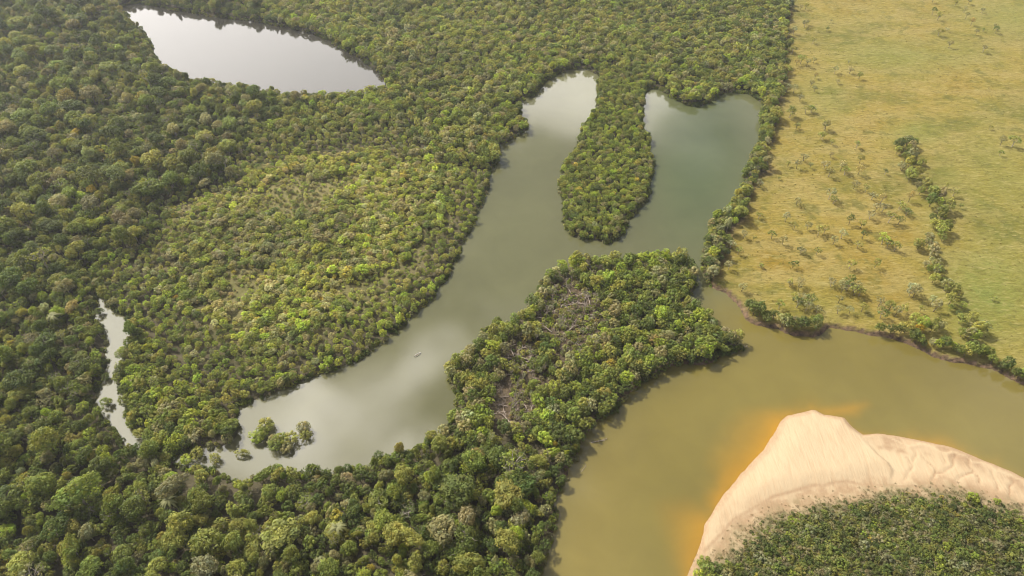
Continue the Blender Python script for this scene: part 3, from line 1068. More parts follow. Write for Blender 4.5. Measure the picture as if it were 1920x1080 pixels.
# the inside of the scrub is low; toward the lagoon it grows taller and greener
lagd = grid_sample(SDG, PB[:, 0], PB[:, 1])
hollow = fbm(PB[:, 0], PB[:, 1], 34, 131, 3)
okb = rng.random(len(PB)) < np.where(hollow < .40, .75, .95)
sb = np.where(hollow < .40, sb * .6, sb)
yellower = smooth(.42, .62, fbm(PB[:, 0], PB[:, 1], 70, 133, 3))[:, None]  # patches of brighter, yellower leaf colour in the scrub
cb = cb * (1.02 + .26 * yellower) * (1 + yellower * np.array((.06, .03, -.08)))
PB, kb, cb, sb = PB[okb], kb[okb], cb[okb], sb[okb]
# clearing on the peninsula
clr_d = np.full(len(PP), 1e9)
for p in CLEARING:
    clr_d = np.minimum(clr_d, sdist(PP, p))
okp = (clr_d > 2.5) | (rng.random(len(PP)) < .16 + .12 * np.clip(clr_d, -4, 2.5))
thin = sdist(PP, THIN) + (fbm(PP[:, 0], PP[:, 1], 14, 180, 3) - .5) * 14
okp &= rng.random(len(PP)) < np.where(thin < 0, .52, 1.0)
PP, kp, cp_, sp_ = PP[okp], kp[okp], cp_[okp], sp_[okp]
# bands close to the water take the fresher greens
def fresh(P, k, c, d=28, amt=.75):
    dd_ = grid_sample(SDG, P[:, 0], P[:, 1])
    m = (dd_ < d) & (rng.random(len(P)) < amt)
    kk, cc = colours(int(m.sum()), (8, 38, 22, 6, 28, .2, 0, 2))
    k[m], c[m] = kk, cc


east_side = (pixel(PU[:, 0], PU[:, 1])[0] > 400)
fresh(PB, kb, cb, 40)
fresh(PC, kc, cc_, 32)
fresh(PD, kd, cd, 16, .5)


def gzs(P):
    return grid_sample(GZ, P[:, 0], P[:, 1])


# ---------------------------------------------------------------- single trees
ONES = ["", "first", "second", "third", "fourth", "fifth", "sixth", "seventh", "eighth", "ninth", "tenth", "eleventh", "twelfth", "thirteenth",
        "fourteenth", "fifteenth", "sixteenth", "seventeenth", "eighteenth", "nineteenth"]
TENS = {2: ("twentieth", "twenty"), 3: ("thirtieth", "thirty"), 4: ("fortieth", "forty"), 5: ("fiftieth", "fifty"), 6: ("sixtieth", "sixty"), 7: ("seventieth", "seventy"),
        8: ("eightieth", "eighty"), 9: ("ninetieth", "ninety")}


def ordinal(n):
    if n < 20:
        return ONES[n]
    if n >= 100:
        return "hundred-and-" + ordinal(n - 100) if n > 100 else "hundredth"
    t_, o_ = divmod(n, 10)
    return TENS[t_][0] if o_ == 0 else TENS[t_][1] + "-" + ONES[o_]


def tree(name, pair, loc, s, sz, rot, tint, label, cat, group):
    root = bpy.data.objects.new(name, None)
    root.empty_display_size = .5
    C.objects.link(root)
    root.location = loc
    root.rotation_euler = (0, 0, rot)
    ov = math.exp(rng.normal(0, .11))
    root.scale = (s * ov, s / ov, sz)
    tag(root, label, cat, group)
    cr, tr = (o.copy() for o in pair)
    for o in (cr, tr):
        C.objects.link(o)
        o.parent = root
    cr['tint'] = [float(x) for x in tint]
    return root


def proto(pairs):
    out = []
    for cr, tr in pairs:
        out.append((bpy.data.objects.new("crown", cr), bpy.data.objects.new("trunk", tr)))
    return out


PR_CANOPY, PR_LOW, PR_SPARSE = proto(CANOPY), proto(LOW), proto(SPARSE)


def rows_labels(P, nrows, fmt):
    """row (from the front) and place from the left within it, for telling like trees apart"""
    a, b_, _ = pixel(P[:, 0], P[:, 1])
    order = np.argsort(-b_)
    row = np.zeros(len(P), int)
    for i, chunk in enumerate(np.array_split(order, nrows)):
        row[chunk] = i
    out = [None] * len(P)
    for i in range(nrows):
        ids = np.where(row == i)[0]
        for j, k in enumerate(ids[np.argsort(a[ids])]):
            out[k] = fmt(k, j + 1, i + 1)
    return out


def choose(P, r, n, m=0):
    a, b_, d_ = pixel(P[:, 0], P[:, 1], 8)
    show = r / d_ * np.where((a > -m) & (a < 1920 + m) & (b_ > -m) & (b_ < 1080 + m), 1, 0)
    return np.argsort(-show)[:n]


# 300 largest forest trees
idx = choose(PA, ra, 300)
big = np.zeros(len(PA), bool)
big[idx] = True
sub = np.where(big)[0]
size_w = lambda r: "broad" if r > 6.0 else ("small" if r < 4.2 else "rounded")
labs = rows_labels(PA[sub], 12, lambda k, j, i: f"{size_w(ra[sub[k]])} {CNAME[ka[sub[k]]]} forest tree, {ordinal(j)} from the left in the {ordinal(i)} row from the front")
ga_z = gzs(PA)
fam_a = rng.integers(0, len(CANOPY), len(PA))
for n_, k in enumerate(sub):
    tree("forest_tree", PR_CANOPY[fam_a[k]], (PA[k, 0], PA[k, 1], ga_z[k] - .2), sa[k], za[k], rng.uniform(0, 6.28), ca[k], labs[n_], "tree", "tall trees of the near forest")
rest = ~big
scatter_stuff("forest", SRC_CANOPY, PA[rest], ga_z[rest] - .2, sa[rest], ca[rest], fam_a[rest], "dense tall rainforest canopy of mixed greens west of the lagoon", "forest", za[rest])
scatter_stuff("forest_understorey", SRC_LOW, PU, gzs(PU) - .2, su, cu, rng.integers(0, len(LOW), len(PU)), "lower dark trees filling gaps beneath the tall forest canopy", "forest")
scatter_stuff("north_woods", SRC_LOW, PD, gzs(PD) - .2, sdd, cd, rng.integers(0, len(LOW), len(PD)), "even olive green woodland between the far lake and the pasture", "woods")
scatter_stuff("scrub_woods", SRC_LOW, PB, gzs(PB) - .3, sb * .95, cb, rng.integers(0, len(LOW), len(PB)), "low pale scrubby woodland inside the lagoon bend", "woods", sb * .72)
scatter_stuff("fringe_woods", SRC_LOW, PC, gzs(PC) - .2, sc_, cc_, rng.integers(0, len(LOW), len(PC)), "close mixed green woodland lining the west bank of the lagoon", "woods", sc_ * .95)
scatter_stuff("spit_woods", SRC_LOW, PE, gzs(PE) - .2, se, ce, rng.integers(0, len(LOW), len(PE)), "fine bright green trees packed on the narrow spit between two water arms", "woods", se * 1.05)

# peninsula trees
idx = choose(PP, sp_ * 3.4, 280)
bigp = np.zeros(len(PP), bool)
bigp[idx] = True
sub = np.where(bigp)[0]
zp = gzs(PP)
famp = rng.integers(0, len(LOW), len(PP))
sw = lambda s_: "large" if s_ > 1.1 else ("small" if s_ < .88 else "bushy")
labs = rows_labels(PP[sub], 14, lambda k, j, i: f"{sw(sp_[sub[k]])} {CNAME[kp[sub[k]]]} peninsula tree, {ordinal(j)} from the left in the {ordinal(i)} row from the front")
for n_, k in enumerate(sub):
    tree("bushy_tree", PR_LOW[famp[k]], (PP[k, 0], PP[k, 1], zp[k] - .2), sp_[k], sp_[k] * rng.uniform(.9, 1.2), rng.uniform(0, 6.28), cp_[k], labs[n_], "tree", "trees on the wooded peninsula")
rest = ~bigp
if rest.any():
    scatter_stuff("peninsula_woods", SRC_LOW, PP[rest], zp[rest] - .2, sp_[rest], cp_[rest], famp[rest], "further green trees of the wooded peninsula", "woods")


def along(line, step, width, jit=.5):
    line = np.asarray(line)
    out = []
    for a_, b_ in zip(line[:-1], line[1:]):
        L = np.linalg.norm(b_ - a_)
        m = max(1, int(L / step + rng.random()))
        for i in range(m):
            tt = (i + rng.uniform(0, 1)) / m
            nrm_ = np.array([-(b_ - a_)[1], (b_ - a_)[0]]) / max(L, 1e-6)
            out.append(a_ + (b_ - a_) * tt + nrm_ * rng.uniform(-width, width))
    return np.array(out)


def line_trees(name, P, pairs, w_, lo, hi, group, phrase, nominal):
    P = P[grid_sample(SDG, P[:, 0], P[:, 1]) > .5]
    k, c = colours(len(P), w_)
    s = rng.uniform(lo, hi, len(P))
    z_ = gzs(P)
    a, b_, _ = pixel(P[:, 0], P[:, 1])
    order = np.argsort(-b_) if phrase[1] == 'front' else np.argsort(a)
    for j, i in enumerate(order):
        q = "large" if s[i] > lo + .7 * (hi - lo) else ("small" if s[i] < lo + .3 * (hi - lo) else "rounded")
        end = "from the river end" if phrase[1] == 'front' else "from the left"
        tree(name, pairs[rng.integers(0, len(pairs))], (P[i, 0], P[i, 1], z_[i] - .2), s[i], s[i] * rng.uniform(.85, 1.15), rng.uniform(0, 6.28), c[i],
             f"{q} {CNAME[k[i]]} tree {phrase[0]}, {ordinal(j + 1)} {end}", "tree", group)


# east bank of the round arm, running up to the far forest edge
HB = G([(1312, 525), (1325, 492), (1338, 455), (1350, 425), (1372, 400), (1385, 375), (1400, 340), (1412, 310), (1424, 283), (1435, 255), (1442, 225), (1444, 190)])
line_trees("bank_tree", along(HB, 3.3, 5.0), PR_LOW, (12, 24, 28, 22, 12, 0, 1, 6), .65, 1.2, "trees along the east bank of the round water arm", ("on the round arm's bank", 'front'), 3.4)
# old watercourse through the pasture
HH = G([(1690, 290), (1700, 272), (1690, 300), (1715, 305), (1698, 335), (1720, 350), (1745, 378), (1738, 372), (1762, 385), (1748, 410), (1765, 432), (1752, 455), (1730, 480),
        (1740, 490), (1735, 505), (1755, 525), (1770, 545), (1778, 560), (1795, 578), (1800, 600), (1825, 618), (1830, 635)])
line_trees("hedgerow_tree", along(HH, 2.9, 6.5), PR_LOW, (22, 20, 28, 26, 2, 0, 0, 2), .5, 1.4, "trees along the old watercourse in the pasture", ("in the pasture tree line", 'front'), 3.4)
# river bank
RB = G([(1398, 584), (1415, 594), (1440, 606), (1470, 614), (1500, 618), (1532, 613)])
RB2 = G([(1640, 624), (1668, 629), (1700, 635), (1735, 648), (1765, 658), (1790, 660), (1815, 668), (1835, 664), (1860, 690), (1890, 704), (1925, 714), (1960, 726)])
RB3 = G([(1700, 612), (1730, 622), (1760, 625), (1800, 630), (1830, 640)])
line_trees("river_tree", along(RB, 1.9, 3.2), PR_LOW, (38, 34, 16, 12, 3, 0, 0, 2), .75, 1.3, "trees on the cut bank below the pasture", ("on the cut bank by the neck", 'left'), 3.4)
line_trees("river_tree", np.concatenate([along(RB2, 2.3, 3.0), along(RB3, 4.0, 4.0)]), PR_LOW, (34, 32, 16, 10, 6, .5, 0, 2), .65, 1.25, "trees on the river bank by the pasture corner",
           ("on the pasture corner's river bank", 'left'), 3.4)
yq = G([(1715, 628)])[0]
tree("flowering_tree", PR_LOW[2], (yq[0], yq[1], 2.0), .85, .9, 1.0, (.42, .28, .03), "yellow flowering tree among green trees on the river bank below the pasture", "tree", None)
# forest edge beside the pasture
FE = G([(1462, 10), (1462, 60), (1460, 110), (1456, 150), (1452, 190)])
line_trees("edge_tree", np.concatenate([along(FE, 5.0, 6.0), along(FE + np.array([9.0, 0]), 14.0, 7.0)]), PR_LOW, (36, 26, 20, 14, 2, 0, 1, 2), .8, 1.3, "trees at the edge of the northern woodland", ("on the far woodland edge", 'front'), 3.4)

# savanna trees, one by one
z7 = [(605, 50, 1.1), (640, 120, .6), (725, 32, 1), (800, 135, 1.1), (785, 182, .9), (835, 215, .7), (975, 235, .9), (590, 335, .7), (680, 305, .9), (640, 348, 1), (715, 345, .6), (795, 352, 1),
      (820, 392, 1), (885, 362, 1.1), (910, 382, .9), (985, 382, 1), (995, 318, .8), (830, 285, .6), (1135, 382, .7), (430, 452, .8), (540, 412, .4), (960, 462, .9), (820, 520, 1.2), (845, 545, .9),
      (640, 548, .9), (1025, 482, .9), (1060, 525, 1), (1110, 545, 1.1), (1120, 592, 1), (1075, 592, .9), (1050, 632, .9), (1155, 652, 1.1), (1210, 662, 1), (1215, 575, .9), (1255, 612, .9), (1270, 535, 1),
      (425, 628, .8), (575, 642, .9), (625, 692, .8), (760, 722, 1), (795, 712, .8), (845, 772, .9), (890, 742, 1), (935, 662, 1), (1000, 682, .9), (1010, 742, 1), (980, 792, .8), (1120, 772, 1.1),
      (1190, 812, 1), (1150, 792, .9), (500, 742, .9), (560, 772, .9), (400, 752, .5), (340, 742, .8), (265, 795, .9), (660, 818, .7), (750, 832, .8), (620, 905, .8), (440, 905, .4), (935, 912, .9),
      (1080, 902, .9), (255, 915, .8), (310, 832, .7), (650, 1012, .9), (600, 1002, .6), (930, 1005, 1), (890, 1025, 1.1), (960, 1042, 1), (830, 1012, .8), (1290, 1050, 1), (330, 1042, .9), (700, 690, .8),
      (1725, 130, .5), (1785, 218, 1), (1850, 228, 1.1), (1780, 277, .6), (1310, 200, .6), (1270, 190, .6), (1480, 460, .7), (1520, 500, .8), (1560, 570, .6)]
z8 = [(380, 245, .5), (605, 170, .8), (540, 352, .6), (590, 372, .8), (610, 442, 1.1), (650, 455, 1.1), (580, 472, 1), (630, 492, 1), (860, 372, 1.1), (900, 402, 1.1), (930, 405, .9), (830, 388, .9),
      (1235, 412, 1.1), (1215, 402, .9), (1350, 492, 1.1), (1040, 462, .9), (1090, 492, 1), (1050, 532, 1), (815, 442, .8), (810, 505, .9), (875, 507, .8), (945, 492, .9), (1330, 455, .9), (560, 430, .8),
      (690, 500, .8), (480, 480, .8), (1170, 500, .9), (1130, 520, .9), (1680, 430, .5), (1270, 500, .7)]
z1 = [(280, 70, 1), (180, 40, 1), (240, 75, .7), (270, 205, 1.1), (290, 190, .8), (190, 255, .9), (440, 235, .7), (470, 170, .5), (335, 325, .9), (180, 400, 1), (240, 480, 1.2), (290, 500, 1), (210, 490, 1),
      (340, 470, .7), (500, 550, .9), (608, 552, .9), (680, 595, .9), (350, 590, .8), (520, 630, .6), (140, 690, 1.1), (190, 700, 1.2), (240, 760, .9), (320, 650, .8), (110, 710, .9), (345, 690, .7),
      (280, 850, .9), (320, 840, .8), (160, 880, 1.1), (420, 970, 1.1), (390, 1045, .9), (210, 970, .8), (1230, 110, 1), (1270, 150, 1.1), (1400, 45, .8), (1500, 30, .8), (1465, 95, .9), (1600, 95, .7),
      (1480, 140, .9), (1520, 190, 1), (1555, 265, .8), (1335, 235, .6), (1275, 270, 1), (1355, 360, 1), (1610, 395, .9), (1700, 250, .9), (1690, 225, .8), (1610, 240, .6), (1230, 20, .8), (600, 480, .5)]
pts = [(x / 3 + 1280, y / 3 + 200, s) for x, y, s in z7] + [(x / 3 + 1300, y / 3 + 420, s) for x, y, s in z8] + [(x / 4 + 1440, y / 4, s) for x, y, s in z1]
sv = np.array(pts)
SV = ground(sv[:, 0], sv[:, 1], 1.0)
ok = (grid_sample(SDG, SV[:, 0], SV[:, 1]) > 2)
SV, sv = SV[ok], sv[ok]
ks, cs_ = colours(len(SV), (14, 10, 26, 40, 2, 0, 3, 8))
zs_ = gzs(SV)


def strip_of(px, py):
    if px > 1800 and py > 240:
        return "on the open east pasture"
    if py < 130 and px > 1700:
        return "in the far corner of the pasture"
    if py < 270:
        return "on the far pasture by the woodland"
    if py < 400:
        return "on the middle pasture"
    if py < 500:
        return "on the dry pasture by the tree line"
    return "on the near pasture above the cut bank"


cnt = {}
for i in np.argsort(sv[:, 0]):
    st_ = strip_of(sv[i, 0], sv[i, 1])
    cnt[st_] = cnt.get(st_, 0) + 1
    small = sv[i, 2] < .65
    tree("savanna_tree", PR_SPARSE[rng.integers(0, 6)], (SV[i, 0], SV[i, 1], zs_[i] - .15), sv[i, 2] * rng.uniform(1.15, 1.55), sv[i, 2] * rng.uniform(1.05, 1.35), rng.uniform(0, 6.28), cs_[i] * .95,
         f"{'stunted' if small else 'sparse'} {CNAME[ks[i]]} savanna tree {st_}, {ordinal(cnt[st_])} from left", "tree", "scattered savanna trees on the pasture")

# tussocks and small dark clumps that texture the pasture
P = jitter_grid(5.0, 100, 700, 180, 860, .5)
P = P[rng.random(len(P)) < .12 + .6 * smooth(.5, .7, fbm(P[:, 0], P[:, 1], 30, 140, 3))]
P = P[in_frame(P, 30)]
P = P[(grid_sample(FDG, P[:, 0], P[:, 1]) < -1) & (grid_sample(SDG, P[:, 0], P[:, 1]) > 2)]
tc_ = np.array((.24, .20, .055)) * np.where(rng.random((len(P), 1)) < .12, .4, rng.uniform(.8, 1.25, (len(P), 1)))
scatter_stuff("tussock_grass", SRC_TUFT, P, gzs(P) - .05, rng.uniform(.5, 1.2, len(P)), tc_, rng.integers(0, 4, len(P)), "coarse tussock grass over the yellow pasture", "grass")

# bushes that droop over every wooded shore
P = jitter_grid(1.5, -560, 560, 110, 880)
dshore = grid_sample(SDG, P[:, 0], P[:, 1])
m = in_frame(P, 20) & (dshore > -.6) & (dshore < 2.2) & (grid_sample(FDG, P[:, 0], P[:, 1]) > -2) & (sdist(P, SAND) > 6)
P = P[m & (rng.random(len(P)) < .55)]
kk, cc = colours(len(P), (34, 30, 16, 12, 8, 0, 0, 2))
scatter_stuff("shore_thicket", SRC_SHRUB, P, gzs(P) - .25, rng.uniform(.4, 1.0, len(P)), cc * .85, rng.integers(0, 6, len(P)), "low thicket drooping over the wooded shores of river and lagoon", "thicket")

# palms above the forest
def palm_crown(seed):
    r = np.random.default_rng(seed)
    V, Q = [], []
    for k in range(17):
        a = k * 2.4 + r.uniform(-.2, .2)
        el = r.uniform(-.1, .9)
        L = r.uniform(3.2, 4.4)
        dr = np.array([math.cos(a), math.sin(a), 0])
        side = np.array([-math.sin(a), math.cos(a), 0])
        prev = None
        for j in range(7):
            t_ = j / 6
            p = dr * L * t_ * math.cos(el * (1 - t_ * .6)) + np.array([0, 0, 9.0 + L * (math.sin(el) * t_ - .75 * t_ * t_)])
            wd = .42 * math.sin(math.pi * min(1, .12 + t_ * .9)) + .03
            dn = np.array([0, 0, -.35 * wd])
            V += [p - side * wd + dn, p, p + side * wd + dn]
            n0 = len(V) - 3
            if prev is not None:
                Q += [(prev, prev + 1, n0 + 1, n0), (prev + 1, prev + 2, n0 + 2, n0 + 1)]
            prev = n0
    var = r.uniform(.85, 1.15, (len(V), 1)) * np.ones((1, 3))
    me = mesh_np("fronds", np.array(V), Q, False, dict(var=var))
    me.materials.append(M_LEAF)
    return me


T = Tubes()
T.add([(0, 0, -.5), (.15, .1, 3), (.2, .0, 6), (.0, .0, 9.1)], [.2, .17, .15, .16], 7)
PALM_T = T.mesh("trunk", M_PALE_BARK)
PR_PALM = [(bpy.data.objects.new("fronds", palm_crown(800 + i)), bpy.data.objects.new("trunk", PALM_T)) for i in range(2)]
for (x, y, s_), lab in zip(((57, 512, 1.35), (114, 618, 1.25), (330, 960, 1.2), (640, 1010, 1.15)),
                           ("pale feathery palm above the dark forest at its western edge", "grey feathery palm in the forest beside the flooded creek", 
                            "palm among broad crowns in the near forest below the flooded creek", "palm among dark crowns in the near forest below the lagoon")):
    p = G([(x, y)])[0]
    tree("palm_tree", PR_PALM[int(x) % 2], (p[0], p[1], .6), s_, s_, x, (.24, .24, .10), lab, "palm", "palms in the forest")

# bushes standing in the flooded end of the lagoon
FB = [(500, 798, 1.25, 2), (485, 818, 1.1, 4), (525, 828, 1.35, 1), (545, 822, 1.1, 2), (572, 800, 1.15, 3), (575, 815, .95, 2), (512, 822, .8, 3), (435, 800, 1.3, 1), (428, 822, 1.0, 3), (455, 848, .9, 2),
      (300, 830, .9, 2), (352, 862, 1.0, 4), (405, 858, .9, 2), (182, 528, .9, 3), (160, 520, .9, 2),
      (495, 812, 1.2, 1), (540, 838, .9, 3), (252, 792, 1.1, 1), (268, 812, 1.0, 2), (283, 832, 1.2, 0), (204, 752, .9, 1), (186, 585, 1.0, 0), (232, 655, .8, 4), (318, 848, 1.1, 1), (372, 850, 1.1, 2), (200, 705, .8, 0)]
FL = ["olive bush at the back of the islet standing in the lagoon", "bright green bush on the west side of the islet in the lagoon", "dense mid green bush at the front of the islet in the lagoon",
      "olive bush on the east flank of the lagoon islet", "grey-olive round bush standing alone east of the islet", "small olive bush just in front of the grey-olive round bush",
      "small grey-olive bush in the middle of the lagoon islet", "large mid green bush at the flooded corner where forest meets lagoon", "grey-olive bush in shallow water below the flooded corner",
      "small olive bush in the flooded channel mouth below the islet", "olive bush at the lower end of the flooded creek", "bright green bush in the flooded forest pocket", "small olive bush between the flooded pocket and the islet",
      "grey-olive bush overhanging the narrow top of the creek", "olive bush left of the narrow top of the creek",
      "mid green bush filling the middle of the lagoon islet", "grey-olive bush at the islet's front edge nearest the south shore", "mid green bush hiding the lower bend of the flooded creek", "olive bush in the creek just below its lower bend", "dark green bush where the creek vanishes under the forest", "mid green bush on the west edge of the creek's lower pool",
      "dark green bush leaning over the creek from the west near its top", "bright green bush on the creek's east edge halfway down", "mid green bush between creek end and flooded pocket", "olive bush on the north rim of the flooded pocket",
      "small dark green bush on the creek's west edge at its middle"]
for (x, y, s, k), lab in zip(FB, FL):
    p = G([(x, y + 6)])[0]
    tree("flooded_bush", PR_LOW[rng.integers(0, 7)], (p[0], p[1], -1.3 * s), s * (1.22 if 475 < x < 560 and y > 790 else 1.05), s * .85, rng.uniform(0, 6.28), COLS[k] * 1.0, lab, "bush", "bushes standing in flooded water")

# dead standing and fallen wood in the clearing
DP = []
for p, n_ in zip(CLEARING + [THIN], (80, 28, 30, 14, 80)):
    lo, hi = p.min(0), p.max(0)
    got = 0
    while got < n_:
        q = rng.uniform(lo, hi)
        if inside(q[None], p)[0]:
            DP.append(q)
            got += 1
DP = np.array(DP)
dz = gzs(DP)
di = rng.random(len(DP)) < .5
labs = rows_labels(DP, 8, lambda k, j, i: f"{'bare standing dead tree' if di[k] else 'pale fallen trunk'} in the peninsula clearing, {ordinal(j)} from the left in the {ordinal(i)} row")
dead_p = [bpy.data.objects.new("dead_tree", m) for m in BARE]
fall_p = [bpy.data.objects.new("fallen_trunk", m) for m in FALLEN]
for i in range(len(DP)):
    o = (dead_p if di[i] else fall_p)[rng.integers(0, 4)].copy()
    C.objects.link(o)
    o.location = (DP[i, 0], DP[i, 1], dz[i])
    o.rotation_euler = (rng.normal(0, .12), rng.normal(0, .12), rng.uniform(0, 6.28))
    s = rng.uniform(.6, 1.25)
    th = rng.uniform(1.0, 1.5)
    o.scale = (s, s * th, s * th) if not di[i] else (s, s, s * rng.uniform(.8, 1.2))
    tag(o, labs[i], "dead tree" if di[i] else "fallen trunk", "dead wood in the peninsula clearing")
# low regrowth in the clearing
P = jitter_grid(2.4, 0, 110, 180, 330)
m = np.zeros(len(P), bool)
for p in CLEARING:
    m |= sdist(P, p) < 1.5
m |= (sdist(P, THIN) < 0) & (rng.random(len(P)) < .6)
P = P[m & (rng.random(len(P)) < .8)]
kk, cc = colours(len(P), (10, 22, 26, 24, 8, 0, 6, 8))
scatter_stuff("clearing_undergrowth", SRC_SHRUB, P, gzs(P) - .1, rng.uniform(.3, .95, len(P)), cc, rng.integers(0, 6, len(P)), "low regrowth among dead wood in the peninsula clearing", "undergrowth")

# drift wood on the bank
for x, y, rz, s, lab in ((1388, 656, .5, 1.0, "bleached snag lying off the pointed tip of the peninsula"), (1108, 830, .2, 1.0, "tangled driftwood in the water beside the shaded forest bank"),
                         (1328, 680, 2.0, .8, "fallen trunk on the bare bank south of the peninsula"), (1090, 884, .9, .5, "small dark branch floating off the forest bank")):
    o = fall_p[rng.integers(0, 4)].copy()
    o.name = "driftwood"
    C.objects.link(o)
    p = G([(x, y)])[0]
    o.location = (p[0], p[1], -.15)
    o.rotation_euler = (0, 0, rz)
    o.scale = (s, s, s)
    tag(o, lab, "driftwood")

# ------------------------------------------------------------------ shrubs on the mound behind the bar
P = jitter_grid(1.55, 55, 300, 95, 200)
dmm = sdist(P, MOUND)
P, dmm = P[in_frame(P, 60) & (dmm < -1.0)], dmm[in_frame(P, 60) & (dmm < -1.0)]
pxx, pyy, _ = pixel(P[:, 0], P[:, 1])
dry = smooth(1700, 1950, pxx) * .6 + smooth(-1, -6, -dmm * -1) * 0 + .0
okm = rng.random(len(P)) < np.clip(.10 + .9 * smooth(1, 10, -dmm) - dry * .35, .08, 1)
P, dmm = P[okm], dmm[okm]
km, cm = colours(len(P), (30, 22, 22, 26, 5, .6, .3, 2))
cm = cm * (.46 + .46 * fbm(P[:, 0], P[:, 1], 14, 170, 3))[:, None]
sm = np.clip(rng.lognormal(math.log(.62), .34, len(P)), .3, 1.4) * (0.55 + .45 * smooth(1, 12, -dmm))
zm = sand_z(P[:, 0], P[:, 1])
fm = rng.integers(0, 6, len(P))
idx = choose(P, sm * 2.2, 300)
bm = np.zeros(len(P), bool)
bm[idx] = True
sub = np.where(bm)[0]
swm = lambda s_: "large" if s_ > .85 else ("small" if s_ < .6 else "rounded")
labs = rows_labels(P[sub], 12, lambda k, j, i: f"{swm(sm[sub[k]])} {CNAME[km[sub[k]]]} shrub behind the sandbar, {ordinal(j)} from left in the {ordinal(i)} row from front")
shrub_p = [bpy.data.objects.new("shrub", m_) for m_ in SHRUB]
for n_, k in enumerate(sub):
    o = shrub_p[fm[k]].copy()
    C.objects.link(o)
    o.location = (P[k, 0], P[k, 1], zm[k] - .1)
    o.rotation_euler = (0, 0, rng.uniform(0, 6.28))
    o.scale = (sm[k], sm[k], sm[k] * rng.uniform(.6, .95))
    o['tint'] = [float(v_) for v_ in cm[k]]
    tag(o, labs[n_], "shrub", "shrubs on the mound behind the sand bar")
rest = ~bm
scatter_stuff("shrubbery", SRC_SHRUB, P[rest], zm[rest] - .1, sm[rest], cm[rest], fm[rest], "mixed low shrubs covering the mound behind the sand bar", "shrubs", sm[rest] * .72)
# dry grass on the sandy slope
P = jitter_grid(1.1, 55, 300, 95, 215)
dmm = sdist(P, MOUND)
kq = in_frame(P, 40) & (dmm < 4.5)
P, dmm = P[kq], dmm[kq]
kq = rng.random(len(P)) < np.where(dmm > 0, .16 * smooth(5, 0, dmm) + .03, .55)
P, dmm = P[kq], dmm[kq]
tc_ = np.array((.27, .22, .115)) * rng.uniform(.6, 1.2, (len(P), 1))
tc_[:, 1] *= rng.uniform(.9, 1.2, len(P))
scatter_stuff("dry_grass", SRC_TUFT, P, sand_z(P[:, 0], P[:, 1]) - .03, rng.uniform(.5, 1.2, len(P)), tc_, rng.integers(0, 4, len(P)), "dry bleached grass on the sandy slope of the mound", "grass")
# named bushes at the edge of the sand
for x, y, s, k, fam, lab in ((1818, 940, 1.5, 4, 0, "large bright green round bush alone at the back edge of the sand bar"), (1866, 945, .9, 4, 1, "smaller bright green bush right of the large round bush by the sand"),
                             (1316, 1072, 1.7, 1, 2, "tall mid green tree at the riverside tip of the sand bar"), (1338, 1074, 1.5, 0, 3, "dark green tree beside the tall tree at the sand bar's tip"),
                             (1304, 1092, 1.6, 4, 4, "bright green tree at the water's edge below the sand bar"), (1330, 1096, 1.6, 1, 5, "mid green tree cut by the picture's lower edge below the sand bar tip"),
                             (1358, 1086, 1.3, 3, 1, "grey-olive tree inland of the dark tree at the sand bar tip")):
    p = G([(x, y)])[0]
    if 'tree' in lab.split(',')[0].split(' at ')[0]:
        tree("corner_tree", PR_LOW[fam], (p[0], p[1], .3), s * .72, s * .66, fam, COLS[k], lab, "tree", None)
    else:
        o = shrub_p[fam].copy()
        o.name = "round_bush"
        C.objects.link(o)
        o.location = (p[0], p[1], float(sand_z(p[0], p[1])) - .1)
        o.scale = (s, s, s)
        o['tint'] = [float(v_) for v_ in COLS[k] * .8]
        tag(o, lab, "bush")

# ------------------------------------------------------------------ boat with its rower
M_HULL = plain("painted hull", (.82, .80, .72), .45, 3.0, .08, .4)
M_DARK = plain("dark engine casing", (.03, .03, .035), .4)
M_SEAT = plain("worn wood", (.30, .22, .13), .7, 6.0)
M_SKIN = plain("skin", (.30, .17, .10), .6)
M_SHIRT = plain("white shirt cloth", (.80, .80, .80), .8)
M_TROUSER = plain("dark trousers", (.05, .05, .07), .85)
M_HAIR = plain("dark hair", (.015, .012, .01), .6)


def hull_mesh():
    L, B, H = 5.0, 1.35, .55
    secs = 14
    prof = []
    for i in range(secs + 1):
        t_ = i / secs
        x = -L / 2 + L * t_
        wdt = B / 2 * (0.82 + .18 * math.sin(min(1, t_ / .4) * math.pi / 2)) * (1 - max(0, (t_ - .55) / .45) ** 2.2) + .01
        sheer = H + .22 * max(0, (t_ - .5) / .5) ** 2
        keel = .02 + .30 * max(0, (t_ - .75) / .25) ** 2
        outer = [(x, -wdt, sheer), (x, -wdt * .88, keel + .18), (x, -wdt * .45, keel), (x, wdt * .45, keel), (x, wdt * .88, keel + .18), (x, wdt, sheer)]
        inn = [(x, wdt - min(.05, wdt * .5), sheer), (x, wdt * .82, keel + .20), (x, wdt * .42, keel + .06), (x, -wdt * .42, keel + .06), (x, -wdt * .82, keel + .20), (x, -wdt + min(.05, wdt * .5), sheer)]
        prof.append(outer + inn)
    V = np.array(prof).reshape(-1, 3)
    m = 12
    Q = []
    for i in range(secs):
        for k in range(m):
            a_, b_ = i * m + k, i * m + (k + 1) % m
            Q.append((a_, b_, b_ + m, a_ + m))
    # transom: close the stern between outer and inner walls
    Q += [(0, 1, 10, 11), (1, 2, 9, 10), (2, 3, 8, 9), (3, 4, 7, 8), (4, 5, 6, 7)]
    # stern board
    n0 = len(V)
    s0 = V[:12]
    V = np.concatenate([V, s0[6:12] + np.array([.05, 0, 0])])
    Q += [(n0, n0 + 1, n0 + 4, n0 + 5), (n0 + 1, n0 + 2, n0 + 3, n0 + 4)]
    return mesh_np("hull", V, Q, False)


